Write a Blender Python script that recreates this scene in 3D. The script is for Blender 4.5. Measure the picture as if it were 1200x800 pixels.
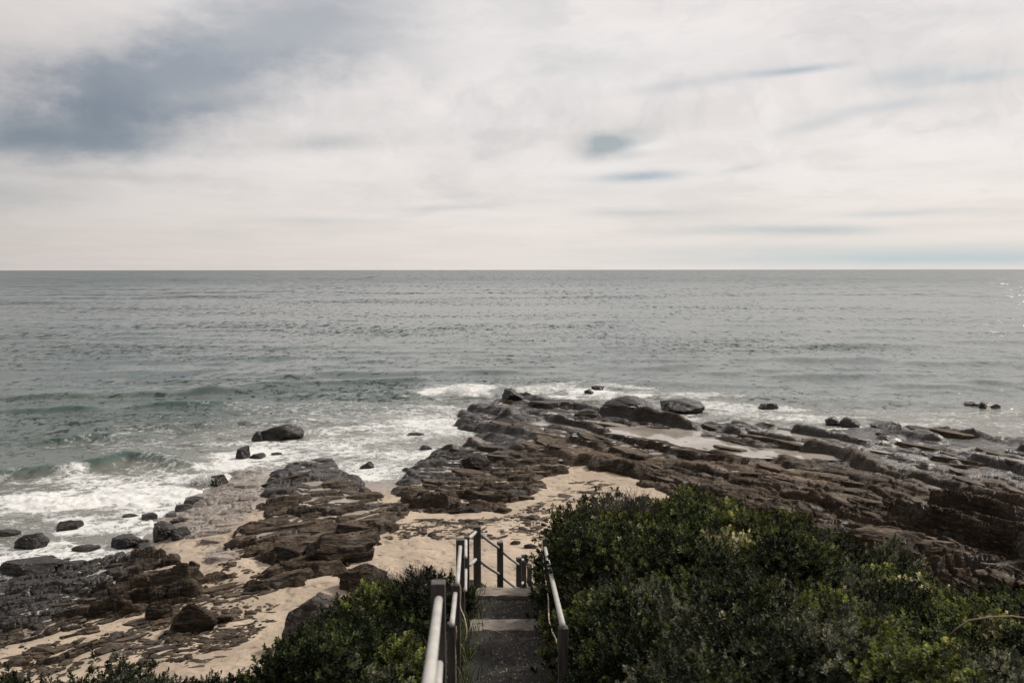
import bpy, bmesh, math, random
import numpy as np
from mathutils import Vector, Matrix

for o in list(bpy.data.objects):
    bpy.data.objects.remove(o)
scn = bpy.context.scene
C = scn.collection
R = math.radians
rng = np.random.default_rng(7)
random.seed(7)

# ------------------------------------------------------------------ camera
CAMZ, F = 8.5, 1000.0
PITCH = math.atan(84.0 / F)
cam = bpy.data.cameras.new('camera')
cam.lens, cam.sensor_width = 30.0, 36.0
cam.clip_start, cam.clip_end = 0.1, 90000
cam.dof.use_dof = True
cam.dof.focus_distance = 30.0
cam.dof.aperture_fstop = 3.2
cobj = bpy.data.objects.new('camera', cam)
C.objects.link(cobj)
cobj.location = (0, 0, CAMZ)
cobj.rotation_euler = (R(90) - PITCH, R(0.06), 0)
scn.camera = cobj
scn.view_settings.view_transform = 'Standard'
scn.view_settings.look = 'None'
scn.view_settings.exposure = 0.0
scn.view_settings.gamma = 1.0

# ------------------------------------------------------------------ sky and sun
SUN_AZ, SUN_EL = R(57), R(42)      # azimuth measured from straight ahead (+Y) to the right

class NT:
    """small helper to write node trees"""
    def __init__(self, tree):
        self.t = tree; self.n = tree.nodes; self.l = tree.links
    def node(self, kind, **kw):
        nd = self.n.new(kind)
        for k, v in kw.items(): setattr(nd, k, v)
        return nd
    def put(self, sock, v):
        if v is None: return
        if hasattr(v, 'is_output') or isinstance(v, bpy.types.NodeSocket): self.l.new(v, sock)
        else:
            if sock.type == 'RGBA' and isinstance(v, (tuple, list)) and len(v) == 3: v = (*v, 1)
            sock.default_value = v
    def m(self, op, a, b=None, c=None, clamp=False):
        nd = self.node('ShaderNodeMath', operation=op, use_clamp=clamp)
        self.put(nd.inputs[0], a); self.put(nd.inputs[1], b); self.put(nd.inputs[2], c)
        return nd.outputs[0]
    def vm(self, op, a, b=None, s=None):
        nd = self.node('ShaderNodeVectorMath', operation=op)
        self.put(nd.inputs[0], a); self.put(nd.inputs[1], b)
        if s is not None: self.put(nd.inputs['Scale'], s)
        return nd.outputs[0]
    def mix(self, f, a, b, blend='MIX'):
        nd = self.node('ShaderNodeMix', data_type='RGBA', blend_type=blend)
        self.put(nd.inputs[0], f); self.put(nd.inputs[6], a); self.put(nd.inputs[7], b)
        return nd.outputs[2]
    def rng(self, v, a, b, c=0.0, d=1.0, smooth=True):
        nd = self.node('ShaderNodeMapRange', interpolation_type='SMOOTHSTEP' if smooth else 'LINEAR')
        self.put(nd.inputs[0], v); self.put(nd.inputs[1], a); self.put(nd.inputs[2], b)
        self.put(nd.inputs[3], c); self.put(nd.inputs[4], d)
        return nd.outputs[0]
    def noise(self, vec, scale, detail=4, rough=0.55, dist=0.0, color=False):
        nd = self.node('ShaderNodeTexNoise')
        self.put(nd.inputs['Vector'], vec); nd.inputs['Scale'].default_value = scale
        nd.inputs['Detail'].default_value = detail; nd.inputs['Roughness'].default_value = rough
        nd.inputs['Distortion'].default_value = dist
        return nd.outputs[1] if color else nd.outputs[0]
    def voro(self, vec, scale, feature='F1', out='Distance', rand=1.0):
        nd = self.node('ShaderNodeTexVoronoi', feature=feature)
        self.put(nd.inputs['Vector'], vec); nd.inputs['Scale'].default_value = scale
        nd.inputs['Randomness'].default_value = rand
        return nd.outputs[out]
    def attr(self, name):
        return self.node('ShaderNodeAttribute', attribute_name=name).outputs['Fac']
    def xyz(self, x, y, z):
        nd = self.node('ShaderNodeCombineXYZ')
        self.put(nd.inputs[0], x); self.put(nd.inputs[1], y); self.put(nd.inputs[2], z)
        return nd.outputs[0]
    def bump(self, h, strength, dist, normal=None):
        nd = self.node('ShaderNodeBump')
        self.put(nd.inputs['Height'], h); nd.inputs['Strength'].default_value = strength
        nd.inputs['Distance'].default_value = dist
        if normal is not None: self.put(nd.inputs['Normal'], normal)
        return nd.outputs[0]

def pix_dir(X, Y):
    u, v = (X - 600) / F, (400 - Y) / F
    cp, sp = math.cos(PITCH), math.sin(PITCH)
    return u, cp + v * sp, -sp + v * cp

world = bpy.data.worlds.new('World')
scn.world = world
world.use_nodes = True
wt = NT(world.node_tree)
wt.n.clear()
wout = wt.node('ShaderNodeOutputWorld')
bg = wt.node('ShaderNodeBackground'); bg.inputs[1].default_value = 0.1
sky = wt.node('ShaderNodeTexSky', sky_type='NISHITA')
sky.sun_disc = False
sky.sun_elevation = SUN_EL
sky.sun_rotation = SUN_AZ
sky.air_density, sky.dust_density = 1.0, 2.0
gen = wt.node('ShaderNodeTexCoord').outputs['Generated']
sep = wt.node('ShaderNodeSeparateXYZ'); wt.l.new(gen, sep.inputs[0])
dx, dy, dz = sep.outputs
el = wt.m('ARCSINE', dz)
az = wt.m('ARCTAN2', dx, dy)
zz = wt.m('ADD', wt.m('MAXIMUM', dz, 0.0), 0.045)
cp_ = wt.xyz(wt.m('DIVIDE', dx, zz), wt.m('DIVIDE', dy, zz), 0.0)     # the cloud deck, seen in perspective
warpc = wt.vm('SUBTRACT', wt.noise(cp_, 0.55, 3, color=True), (0.5, 0.5, 0.5))
cpw = wt.vm('ADD', cp_, wt.vm('SCALE', warpc, s=1.4))
n1 = wt.noise(cpw, 0.42, 7, 0.56)
bc = wt.xyz(wt.m('MULTIPLY', az, 5.0), wt.m('MULTIPLY', el, wt.rng(el, 0.0, 0.25, 24.0, 12.0)), 1.7)     # billows have height of their own
bcw = wt.vm('ADD', bc, wt.vm('SCALE', wt.vm('SUBTRACT', wt.noise(bc, 1.1, 4, 0.55, color=True), (.5, .5, .5)), s=1.5))
n2 = wt.noise(bcw, 0.9, 7, 0.58)
n3 = wt.noise(wt.vm('ADD', wt.vm('MULTIPLY', cp_, (0.7, 1.0, 1.0)), (3.1, 7.7, 0)), 0.21, 4, 0.5)
# cirrus strand coordinate: long streaks in azimuth/elevation
st = wt.xyz(wt.m('MULTIPLY', az, 2.2), wt.m('MULTIPLY', el, 17.0), 0.0)
stw = wt.vm('ADD', st, wt.vm('SCALE', wt.vm('SUBTRACT', wt.noise(st, 1.5, 4, color=True), (.5, .5, .5)), s=0.75))
n4 = wt.noise(stw, 1.6, 7, 0.6)

n5 = wt.noise(wt.vm('ADD', bcw, (4.4, 2.2, 0)), 2.3, 7, 0.60)
WARM, WHITE, GREY, BLUE = (0.80, 0.735, 0.695), (0.89, 0.835, 0.81), (0.52, 0.525, 0.53), (0.285, 0.335, 0.405)
col = wt.mix(wt.rng(n1, 0.36, 0.62), (0.77, 0.72, 0.695), WHITE)
col = wt.mix(wt.m('MULTIPLY', wt.rng(n2, 0.50, 0.68), 0.42), col, GREY)
col = wt.mix(wt.m('MULTIPLY', wt.rng(n2, 0.46, 0.30), 0.7), col, (0.93, 0.88, 0.86))
stk = wt.rng(el, 0.20, 0.06, 0.0, 1.0)
col = wt.mix(wt.m('MULTIPLY', wt.m('MULTIPLY', wt.rng(n4, 0.52, 0.74), 0.42), stk), col, (0.56, 0.575, 0.58))
col = wt.mix(wt.m('MULTIPLY', wt.m('MULTIPLY', wt.rng(n4, 0.47, 0.30), 0.5), stk), col, (0.86, 0.81, 0.775))
col = wt.mix(wt.m('MULTIPLY', wt.rng(n5, 0.50, 0.68), 0.20), col, (0.56, 0.565, 0.57))
col = wt.mix(wt.m('MULTIPLY', wt.rng(n5, 0.48, 0.32), 0.35), col, (0.92, 0.87, 0.845))
# warm pale band low down
col = wt.mix(wt.rng(el, 0.16, 0.01, 0.0, 0.72), col, WARM)
# blue-grey gaps and heavier patches of the deck, placed by bearing and elevation
wa = wt.noise(wt.xyz(wt.m('MULTIPLY', az, 6.0), wt.m('MULTIPLY', el, 13.0), 3.3), 1.3, 7, 0.62, color=True)
wsep = wt.node('ShaderNodeSeparateXYZ'); wt.l.new(wt.vm('SUBTRACT', wa, (0.5, 0.5, 0.5)), wsep.inputs[0])
fil = wt.noise(bcw, 1.9, 7, 0.62)
def patch(X, Y, sx, sy, rot, strength, color, jitter=1.0, fila=0.5):
    """one cloud patch: centre and half sizes given in the same units as the picture, turned into bearings"""
    global col
    d = pix_dir(X, Y)
    n = math.sqrt(sum(c * c for c in d))
    a0, e0 = math.atan2(d[0], d[1]), math.asin(d[2] / n)
    a = wt.m('ADD', wt.m('SUBTRACT', az, a0), wt.m('MULTIPLY', wsep.outputs[0], 1.1 * jitter * sx / F))
    e = wt.m('ADD', wt.m('SUBTRACT', el, e0), wt.m('MULTIPLY', wsep.outputs[1], 1.6 * jitter * sy / F))
    c, s = math.cos(R(rot)), math.sin(R(rot))
    p = wt.m('DIVIDE', wt.m('ADD', wt.m('MULTIPLY', a, c), wt.m('MULTIPLY', e, s)), sx / F)
    q = wt.m('DIVIDE', wt.m('SUBTRACT', wt.m('MULTIPLY', e, c), wt.m('MULTIPLY', a, s)), sy / F)
    r2 = wt.m('ADD', wt.m('MULTIPLY', p, p), wt.m('MULTIPLY', q, q))
    g = wt.m('EXPONENT', wt.m('MULTIPLY', r2, -1.0))
    g = wt.m('MULTIPLY', g, wt.rng(fil, 0.25, 0.62, 1.0 - fila, 1.0))
    col = wt.mix(wt.m('MULTIPLY', g, strength, clamp=True), col, color)
patch(40, 40, 120, 60, 20, 0.6, (0.76, 0.70, 0.67))
patch(230, 85, 190, 42, 17, 1.25, (0.32, 0.355, 0.41), 1.3, 0.25)
patch(110, 128, 120, 42, 14, 1.1, (0.245, 0.285, 0.34), 1.3, 0.3)
patch(70, 160, 110, 17, 2, 1.0, (0.25, 0.30, 0.35), 0.9, 0.3)
patch(370, 25, 140, 44, 10, 1.0, (0.43, 0.45, 0.48), 1.0, 0.3)
patch(375, 167, 50, 10, 5, 0.7, (0.42, 0.46, 0.47))
patch(330, 125, 150, 20, -8, 0.4, (0.56, 0.56, 0.56))
patch(300, 98, 70, 9, 14, 0.5, (0.66, 0.64, 0.63))
patch(15, 228, 70, 16, 0, 0.6, (0.52, 0.54, 0.54))
patch(120, 206, 160, 5, 0, 0.4, (0.56, 0.55, 0.54))
patch(712, 168, 34, 14, 4, 1.35, (0.40, 0.44, 0.46), 1.5, 0.1)
patch(760, 172, 26, 5, 8, 0.7, (0.90, 0.87, 0.85), 0.8, 0.1)
patch(750, 206, 46, 6.5, 2, 0.95, (0.34, 0.43, 0.49), 1.0, 0.35)
patch(700, 222, 90, 10, 2, 0.4, (0.58, 0.60, 0.60))
patch(690, 196, 70, 6, 2, 0.6, (0.88, 0.85, 0.83))
patch(930, 84, 52, 4, 2, 0.8, (0.36, 0.44, 0.50), 0.8, 0.3)
patch(820, 96, 90, 7, 6, 0.5, (0.48, 0.52, 0.54))
patch(1080, 88, 60, 10, 2, 0.6, (0.47, 0.53, 0.56))
patch(1140, 92, 50, 6, 3, 0.7, (0.44, 0.51, 0.56))
patch(1040, 126, 70, 6, 2, 0.55, (0.50, 0.55, 0.58))
patch(950, 147, 40, 6, 12, 0.5, (0.52, 0.56, 0.58))
patch(700, 70, 260, 20, -2, 0.45, (0.60, 0.61, 0.61))
patch(1150, 15, 120, 12, -8, 0.45, (0.56, 0.575, 0.58))
patch(870, 198, 28, 4, 10, 0.5, (0.54, 0.58, 0.59))
patch(920, 270, 110, 6, 0, 0.9, (0.50, 0.56, 0.57), 1.2, .3)
patch(750, 250, 60, 4, 0, 0.6, (0.54, 0.58, 0.59), 1.2, .4)
patch(1060, 250, 80, 4, 0, 0.6, (0.54, 0.58, 0.60), 1.2, .4)
patch(1000, 292, 260, 8, 0, 0.5, (0.60, 0.65, 0.65), 0.6, 0.2)
patch(1110, 303, 260, 9, 0, 0.9, (0.50, 0.60, 0.63), 0.5, 0.15)
patch(520, 244, 50, 4, 2, 0.6, (0.52, 0.56, 0.57))
patch(380, 259, 70, 4, -1, 0.45, (0.56, 0.585, 0.59))
patch(620, 262, 90, 8, 0, 0.5, (0.87, 0.835, 0.81))
patch(560, 30, 90, 40, 0, 0.45, (0.86, 0.81, 0.80))
# thin cloud is brightest towards the sun and duller on the far side of the sky
csun = wt.m('ADD', wt.m('ADD', wt.m('MULTIPLY', dx, math.sin(SUN_AZ) * math.cos(SUN_EL)), wt.m('MULTIPLY', dy, math.cos(SUN_AZ) * math.cos(SUN_EL))), wt.m('MULTIPLY', dz, math.sin(SUN_EL)))
col = wt.vm('SCALE', col, s=wt.rng(csun, -0.6, 0.5, 0.42, 1.02))
col = wt.vm('SCALE', col, s=wt.rng(csun, 0.86, 0.985, 1.0, 1.6))
sky_mix = wt.mix(0.93, sky.outputs[0], wt.vm('SCALE', col, s=10.0))
wt.l.new(sky_mix, bg.inputs[0])
wt.l.new(bg.outputs[0], wout.inputs[0])

sun = bpy.data.lights.new('sun', 'SUN')
sun.energy = 4.2
sun.angle = R(7.0)
sun.color = (1.0, 0.92, 0.82)
so = bpy.data.objects.new('sun', sun)
C.objects.link(so)
sd = Vector((math.sin(SUN_AZ) * math.cos(SUN_EL), math.cos(SUN_AZ) * math.cos(SUN_EL), math.sin(SUN_EL)))
so.rotation_euler = sd.to_track_quat('Z', 'Y').to_euler()
so.location = (20, 20, 40)

# ------------------------------------------------------------------ numpy tools
def at(X, Y, z):
    d = pix_dir(X, Y)
    t = (z - CAMZ) / d[2]
    return d[0] * t, d[1] * t
def at_d(X, Y, D):
    """point of a sight line at forward distance D"""
    d = pix_dir(X, Y)
    t = D / d[1]
    return d[0] * t, D, CAMZ + d[2] * t

def hash2(i, j, seed):
    h = (i.astype(np.int64) * 374761393 + j.astype(np.int64) * 668265263 + seed * 974634777) & 0x7fffffff
    h = ((h ^ (h >> 13)) * 1274126177) & 0x7fffffff
    h = ((h ^ (h >> 16)) * 668265263) & 0x7fffffff
    h = (h ^ (h >> 15)) & 0xffffff
    return h / float(0x1000000)
def gnoise(x, y, seed=0):
    i, j = np.floor(x), np.floor(y)
    fx, fy = x - i, y - j
    ux, uy = fx * fx * fx * (fx * (fx * 6 - 15) + 10), fy * fy * fy * (fy * (fy * 6 - 15) + 10)
    def g(di, dj):
        a = hash2(i + di, j + dj, seed) * 2 * np.pi
        return np.cos(a) * (fx - di) + np.sin(a) * (fy - dj)
    a = g(0, 0) * (1 - ux) + g(1, 0) * ux
    b = g(0, 1) * (1 - ux) + g(1, 1) * ux
    return (a * (1 - uy) + b * uy) * 1.5
def fbm(x, y, seed=0, oct=4, gain=0.5, lac=2.07):
    s, a = 0.0, 1.0
    for k in range(oct):
        s = s + a * gnoise(x, y, seed + k * 17)
        x, y, a = x * lac + 3.1, y * lac - 1.7, a * gain
    return s
def smooth(a, b, x):
    t = np.clip((x - a) / (b - a), 0, 1)
    return t * t * (3 - 2 * t)
class RBF:
    """thin plate surface through scattered points"""
    def __init__(self, pts, reg=0.02):
        p = np.array(pts, float); self.xy = p[:, :2]; n = len(p)
        K = self.k(self.xy) + reg * np.eye(n)
        P = np.c_[np.ones(n), self.xy]
        A = np.block([[K, P], [P.T, np.zeros((3, 3))]])
        self.w = np.linalg.solve(A, np.r_[p[:, 2], 0, 0, 0])
    def k(self, q):
        d2 = (q[:, None, 0] - self.xy[None, :, 0]) ** 2 + (q[:, None, 1] - self.xy[None, :, 1]) ** 2
        return 0.5 * d2 * np.log(d2 + 1e-6)
    def __call__(self, x, y):
        sh = x.shape
        q = np.c_[x.ravel(), y.ravel()]
        out = np.empty(len(q))
        for s in range(0, len(q), 60000):
            c = q[s:s + 60000]
            out[s:s + 60000] = self.k(c) @ self.w[:-3] + self.w[-3] + c @ self.w[-2:]
        return out.reshape(sh)
def sdf(poly, x, y):
    """signed distance to a closed outline, positive inside"""
    p = np.array(poly, float)
    d2 = np.full(x.shape, 1e9); ins = np.zeros(x.shape, bool)
    for a, b in zip(p, np.roll(p, -1, 0)):
        e = b - a
        t = np.clip(((x - a[0]) * e[0] + (y - a[1]) * e[1]) / (e @ e + 1e-12), 0, 1)
        d2 = np.minimum(d2, (x - a[0] - t * e[0]) ** 2 + (y - a[1] - t * e[1]) ** 2)
        cr = (a[1] > y) != (b[1] > y)
        with np.errstate(divide='ignore', invalid='ignore'):
            xi = a[0] + (y - a[1]) * e[0] / (e[1] if e[1] != 0 else 1e-9)
        ins ^= cr & (x < xi)
    d = np.sqrt(d2)
    return np.where(ins, d, -d)
def dist_line(pts, x, y):
    p = np.array(pts, float)
    best = np.full(x.shape, 1e9); side = np.zeros(x.shape); par = np.zeros(x.shape)
    n = len(p) - 1
    for k in range(n):
        a, b = p[k], p[k + 1]; e = b - a
        t = np.clip(((x - a[0]) * e[0] + (y - a[1]) * e[1]) / (e @ e), 0, 1)
        rx, ry = x - a[0] - t * e[0], y - a[1] - t * e[1]
        d = np.hypot(rx, ry); m = d < best
        best = np.where(m, d, best)
        side = np.where(m, np.sign(e[0] * ry - e[1] * rx), side)
        par = np.where(m, (k + t) / n, par)
    return best * side, par

# ------------------------------------------------------------------ object tools
def mesh_np(name, co, quads=None, tris=None, smooth_sh=True):
    me = bpy.data.meshes.new(name)
    co = np.asarray(co, np.float32)
    me.vertices.add(len(co)); me.vertices.foreach_set('co', co.ravel())
    parts, starts, tot = [], [], 0
    idx = []
    if quads is not None and len(quads):
        idx.append(np.asarray(quads, np.int32).ravel()); starts.append(np.arange(len(quads)) * 4)
        tot = len(quads) * 4
    if tris is not None and len(tris):
        idx.append(np.asarray(tris, np.int32).ravel()); starts.append(tot + np.arange(len(tris)) * 3)
    idx = np.concatenate(idx); starts = np.concatenate(starts).astype(np.int32)
    me.loops.add(len(idx)); me.loops.foreach_set('vertex_index', idx)
    me.polygons.add(len(starts)); me.polygons.foreach_set('loop_start', starts)
    me.update(calc_edges=True)
    me.polygons.foreach_set('use_smooth', np.full(len(starts), smooth_sh))
    me.validate()
    return me
def put_attr(me, name, vals):
    a = me.attributes.new(name, 'FLOAT', 'POINT')
    a.data.foreach_set('value', np.asarray(vals, np.float32).ravel())
def grid_mesh(name, x, y, z, keep, attrs=None, smooth_sh=True):
    """x, y, z are 2-D arrays; keep marks faces kept (2-D, one smaller)"""
    r, c = x.shape
    ids = np.arange(r * c).reshape(r, c)
    q = np.stack([ids[:-1, :-1], ids[:-1, 1:], ids[1:, 1:], ids[1:, :-1]], -1)
    # orientation: make normals point up
    q = q[keep]
    used = np.unique(q)
    remap = np.full(r * c, -1, np.int64); remap[used] = np.arange(len(used))
    q = remap[q]
    co = np.c_[x.ravel(), y.ravel(), z.ravel()][used]
    a, b, d = co[q[0, 0]], co[q[0, 1]], co[q[0, 3]]
    if np.cross(b - a, d - a)[2] < 0: q = q[:, ::-1]
    me = mesh_np(name, co, quads=q, smooth_sh=smooth_sh)
    for k, v in (attrs or {}).items(): put_attr(me, k, v.ravel()[used])
    return me
def tag(o, label=None, cat=None, group=None, kind=None):
    if label: o['label'] = label
    if cat: o['category'] = cat
    if group: o['group'] = group
    if kind: o['kind'] = kind
    return o
def link(name, me, mat=None, parent=None, loc=None, **kw):
    o = bpy.data.objects.new(name, me)
    C.objects.link(o)
    if mat is not None and not me.materials: me.materials.append(mat)
    if parent is not None: o.parent = parent
    if loc is not None: o.location = loc
    return tag(o, **kw)
def thing(name, label, cat, loc=(0, 0, 0), rz=0.0, group=None):
    o = bpy.data.objects.new(name, None); C.objects.link(o)
    o.empty_display_size = 0.1
    o.location = loc; o.rotation_euler = (0, 0, rz)
    return tag(o, label, cat, group)
def bm_mesh(name, bm, smooth_sh=False):
    me = bpy.data.meshes.new(name)
    bm.to_mesh(me); bm.free()
    me.polygons.foreach_set('use_smooth', [smooth_sh] * len(me.polygons))
    return me
def tube(bm, pts, rad, n=10, cap=True):
    pts = [Vector(p) for p in pts]
    rads = rad if isinstance(rad, (list, tuple)) else [rad] * len(pts)
    rings = []
    up = Vector((0, 0, 1))
    for i, p in enumerate(pts):
        t = (pts[min(i + 1, len(pts) - 1)] - pts[max(i - 1, 0)]).normalized()
        a = t.cross(up)
        if a.length < 1e-3: a = t.cross(Vector((1, 0, 0)))
        a.normalize(); b = a.cross(t).normalized()
        rings.append([bm.verts.new(p + (a * math.cos(2 * math.pi * k / n) + b * math.sin(2 * math.pi * k / n)) * rads[i]) for k in range(n)])
    for r0, r1 in zip(rings, rings[1:]):
        for k in range(n):
            bm.faces.new((r0[k], r0[(k + 1) % n], r1[(k + 1) % n], r1[k]))
    if cap:
        bm.faces.new(rings[0][::-1]); bm.faces.new(rings[-1])
    return bm
def box(bm, size, mat=Matrix(), bev=0.0):
    r = bmesh.ops.create_cube(bm, size=1.0, matrix=mat @ Matrix.Diagonal((*size, 1)))
    if bev:
        es = list({e for v in r['verts'] for e in v.link_edges})
        bmesh.ops.bevel(bm, geom=es, offset=bev, segments=2, affect='EDGES', profile=0.5)

# ------------------------------------------------------------------ materials
def new_mat(name):
    m = bpy.data.materials.new(name); m.use_nodes = True
    t = NT(m.node_tree); t.n.clear()
    out = t.node('ShaderNodeOutputMaterial')
    b = t.node('ShaderNodeBsdfPrincipled')
    t.l.new(b.outputs[0], out.inputs[0])
    return m, t, b, out
def set_in(t, b, **kw):
    for k, v in kw.items(): t.put(b.inputs[k.replace('_', ' ')], v)

def rock_material(name, dark, mid, pale, stretch_rot=0.0, bump=1.0, top_light_amt=0.5, wetdark=0.75, wetpatch=0.6):
    m, t, b, out = new_mat(name)
    geo = t.node('ShaderNodeNewGeometry').outputs['Position']
    mp = t.node('ShaderNodeMapping'); t.l.new(geo, mp.inputs[0])
    mp.inputs['Rotation'].default_value = (0, 0, stretch_rot)
    mp.inputs['Scale'].default_value = (0.45, 1.0, 2.2)
    p = mp.outputs[0]
    a = t.noise(p, 0.9, 6, 0.6)
    f = t.noise(p, 6.5, 6, 0.68)
    g = t.noise(geo, 34.0, 5, 0.7)
    c = t.mix(t.rng(a, 0.34, 0.62), dark, mid)
    c = t.mix(t.m('MULTIPLY', t.rng(f, 0.50, 0.70), 0.75), c, pale)
    c = t.mix(t.m('MULTIPLY', t.rng(f, 0.46, 0.28), 0.7), c, tuple(x * 0.55 for x in dark))
    c = t.mix(t.m('MULTIPLY', t.rng(g, 0.52, 0.72), 0.25), c, pale)
    # ochre staining
    c = t.mix(t.m('MULTIPLY', t.rng(t.noise(geo, 0.55, 5, 0.6), 0.55, 0.72), 0.35), c, (0.11, 0.068, 0.036))
    # thin joints
    ck = t.voro(t.vm('ADD', p, t.vm('SCALE', t.noise(geo, 2.0, 3, color=True), s=0.5)), 1.9, 'DISTANCE_TO_EDGE')
    crack = t.rng(ck, 0.0, 0.035, 1.0, 0.0)
    c = t.mix(t.m('MULTIPLY', crack, 0.6), c, (0.025, 0.02, 0.016))
    wet = t.attr('wet')
    pl = t.attr('pale')
    wet2 = t.m('MAXIMUM', wet, t.m('MULTIPLY', t.rng(t.noise(geo, 0.8, 5, 0.65), 0.52, 0.64), wetpatch))
    c = t.mix(t.m('MULTIPLY', pl, t.rng(f, 0.3, 0.6, 0.25, 0.85)), c, (0.20, 0.15, 0.108))
    c = t.mix(t.m('MULTIPLY', wet, wetdark), c, (0.009, 0.007, 0.006))
    h = t.m('ADD', t.m('MULTIPLY', f, 0.7), t.m('MULTIPLY', g, 0.22))
    h = t.m('SUBTRACT', h, t.m('MULTIPLY', crack, 0.4))
    mc = t.node('ShaderNodeMapping'); t.l.new(geo, mc.inputs[0]); mc.inputs['Scale'].default_value = (0.5, 0.5, 7.0)
    course = t.noise(mc.outputs[0], 1.6, 4, 0.6, 0.4)
    big = t.m('ADD', t.noise(p, 2.4, 4, 0.6), t.m('MULTIPLY', course, 0.8))
    nb = t.bump(big, 0.6, 0.20)
    # level faces painted a paler sandy tone, as lit tops against darker walls
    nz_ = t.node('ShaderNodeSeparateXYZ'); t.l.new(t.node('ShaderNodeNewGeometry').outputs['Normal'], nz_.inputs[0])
    top_light = t.m('MULTIPLY', t.rng(nz_.outputs[2], 0.86, 0.99), t.rng(t.noise(geo, 1.3, 6, 0.65), 0.42, 0.66))
    c = t.mix(t.m('MULTIPLY', t.m('MULTIPLY', top_light, top_light_amt), t.m('SUBTRACT', 1.0, wet)), c, (0.25, 0.188, 0.132))
    set_in(t, b, Base_Color=c, Roughness=t.m('ADD', t.rng(wet2, 0, 1, 0.70, 0.30), t.m('MULTIPLY', t.m('SUBTRACT', g, 0.5), 0.35)),
           Normal=t.bump(h, 0.75 * bump, 0.08, nb), Specular_IOR_Level=t.rng(wet2, 0, 1, 0.10, 0.42))
    return m
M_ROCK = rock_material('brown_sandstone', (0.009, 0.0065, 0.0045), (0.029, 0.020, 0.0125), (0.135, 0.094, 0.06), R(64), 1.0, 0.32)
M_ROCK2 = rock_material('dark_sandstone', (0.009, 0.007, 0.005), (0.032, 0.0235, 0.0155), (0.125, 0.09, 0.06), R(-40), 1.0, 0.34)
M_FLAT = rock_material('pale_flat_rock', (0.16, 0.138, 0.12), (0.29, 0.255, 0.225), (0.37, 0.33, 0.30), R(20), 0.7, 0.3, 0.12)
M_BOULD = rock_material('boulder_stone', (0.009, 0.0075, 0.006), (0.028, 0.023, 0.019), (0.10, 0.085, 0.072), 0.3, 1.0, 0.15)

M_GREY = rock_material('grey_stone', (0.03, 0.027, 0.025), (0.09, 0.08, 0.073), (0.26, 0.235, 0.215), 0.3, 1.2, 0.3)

t_dent = 0.6
def sand_material():
    m, t, b, out = new_mat('beach_sand')
    geo = t.node('ShaderNodeNewGeometry').outputs['Position']
    a = t.noise(geo, 0.7, 5, 0.55); f = t.noise(geo, 7.0, 6, 0.65); g = t.noise(geo, 60.0, 3, 0.6)
    c = t.mix(t.rng(a, 0.35, 0.65), (0.29, 0.23, 0.172), (0.385, 0.312, 0.237))
    c = t.mix(t.m('MULTIPLY', t.rng(f, 0.56, 0.70), 0.45), c, (0.22, 0.165, 0.12))
    c = t.mix(t.m('MULTIPLY', t.rng(g, 0.50, 0.75), 0.35), c, (0.20, 0.155, 0.115))
    # scattered dark weed and grit in drifts
    mp = t.node('ShaderNodeMapping'); t.l.new(geo, mp.inputs[0]); mp.inputs['Scale'].default_value = (0.8, 2.2, 1)
    w = t.noise(mp.outputs[0], 4.5, 6, 0.72, 0.6)
    drift = t.rng(t.noise(geo, 0.45, 3, 0.5), 0.42, 0.62)
    c = t.mix(t.m('MULTIPLY', t.m('MULTIPLY', t.rng(w, 0.57, 0.63), drift), 0.8), c, (0.07, 0.052, 0.04))
    wet = t.attr('wet')
    c = t.mix(t.m('MULTIPLY', wet, 0.75), c, t.mix(t.rng(f, .4, .6), (0.115, 0.098, 0.085), (0.19, 0.165, 0.145)))
    h = t.m('ADD', t.m('MULTIPLY', f, 0.8), t.m('MULTIPLY', g, 0.12))
    dents = t.rng(t.voro(t.vm('ADD', geo, t.vm('SCALE', t.noise(geo, 1.5, 3, color=True), s=0.6)), 2.6, 'SMOOTH_F1'), 0.0, 0.45)
    set_in(t, b, Base_Color=c, Roughness=t.rng(wet, 0, 1, 0.9, 0.18), Normal=t.bump(h, 0.7, 0.06, t.bump(dents, t_dent, 0.10)))
    return m
M_SAND = sand_material()

def foam_nodes(t, geo, cover):
    """white water: lace pattern that closes up as cover goes to one"""
    w = t.vm('ADD', geo, t.vm('SCALE', t.vm('SUBTRACT', t.noise(geo, 1.1, 4, color=True), (.5, .5, .5)), s=1.3))
    mp = t.node('ShaderNodeMapping'); t.l.new(w, mp.inputs[0]); mp.inputs['Scale'].default_value = (0.8, 1.25, 1)
    e1 = t.voro(mp.outputs[0], 1.5, 'DISTANCE_TO_EDGE')
    e2 = t.voro(mp.outputs[0], 4.3, 'DISTANCE_TO_EDGE')
    lace = t.m('MAXIMUM', t.rng(e1, 0.0, 0.28, 1.0, 0.0), t.m('MULTIPLY', t.rng(e2, 0.0, 0.30, 1.0, 0.0), 0.85))
    nz = t.noise(w, 2.4, 9, 0.74)
    v = t.m('ADD', t.m('MULTIPLY', lace, 0.26), t.m('MULTIPLY', nz, 1.0))
    thr = t.m('SUBTRACT', 1.04, t.m('MULTIPLY', cover, 0.82))
    return t.rng(v, t.m('SUBTRACT', thr, 0.14), t.m('ADD', thr, 0.20)), v

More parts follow.
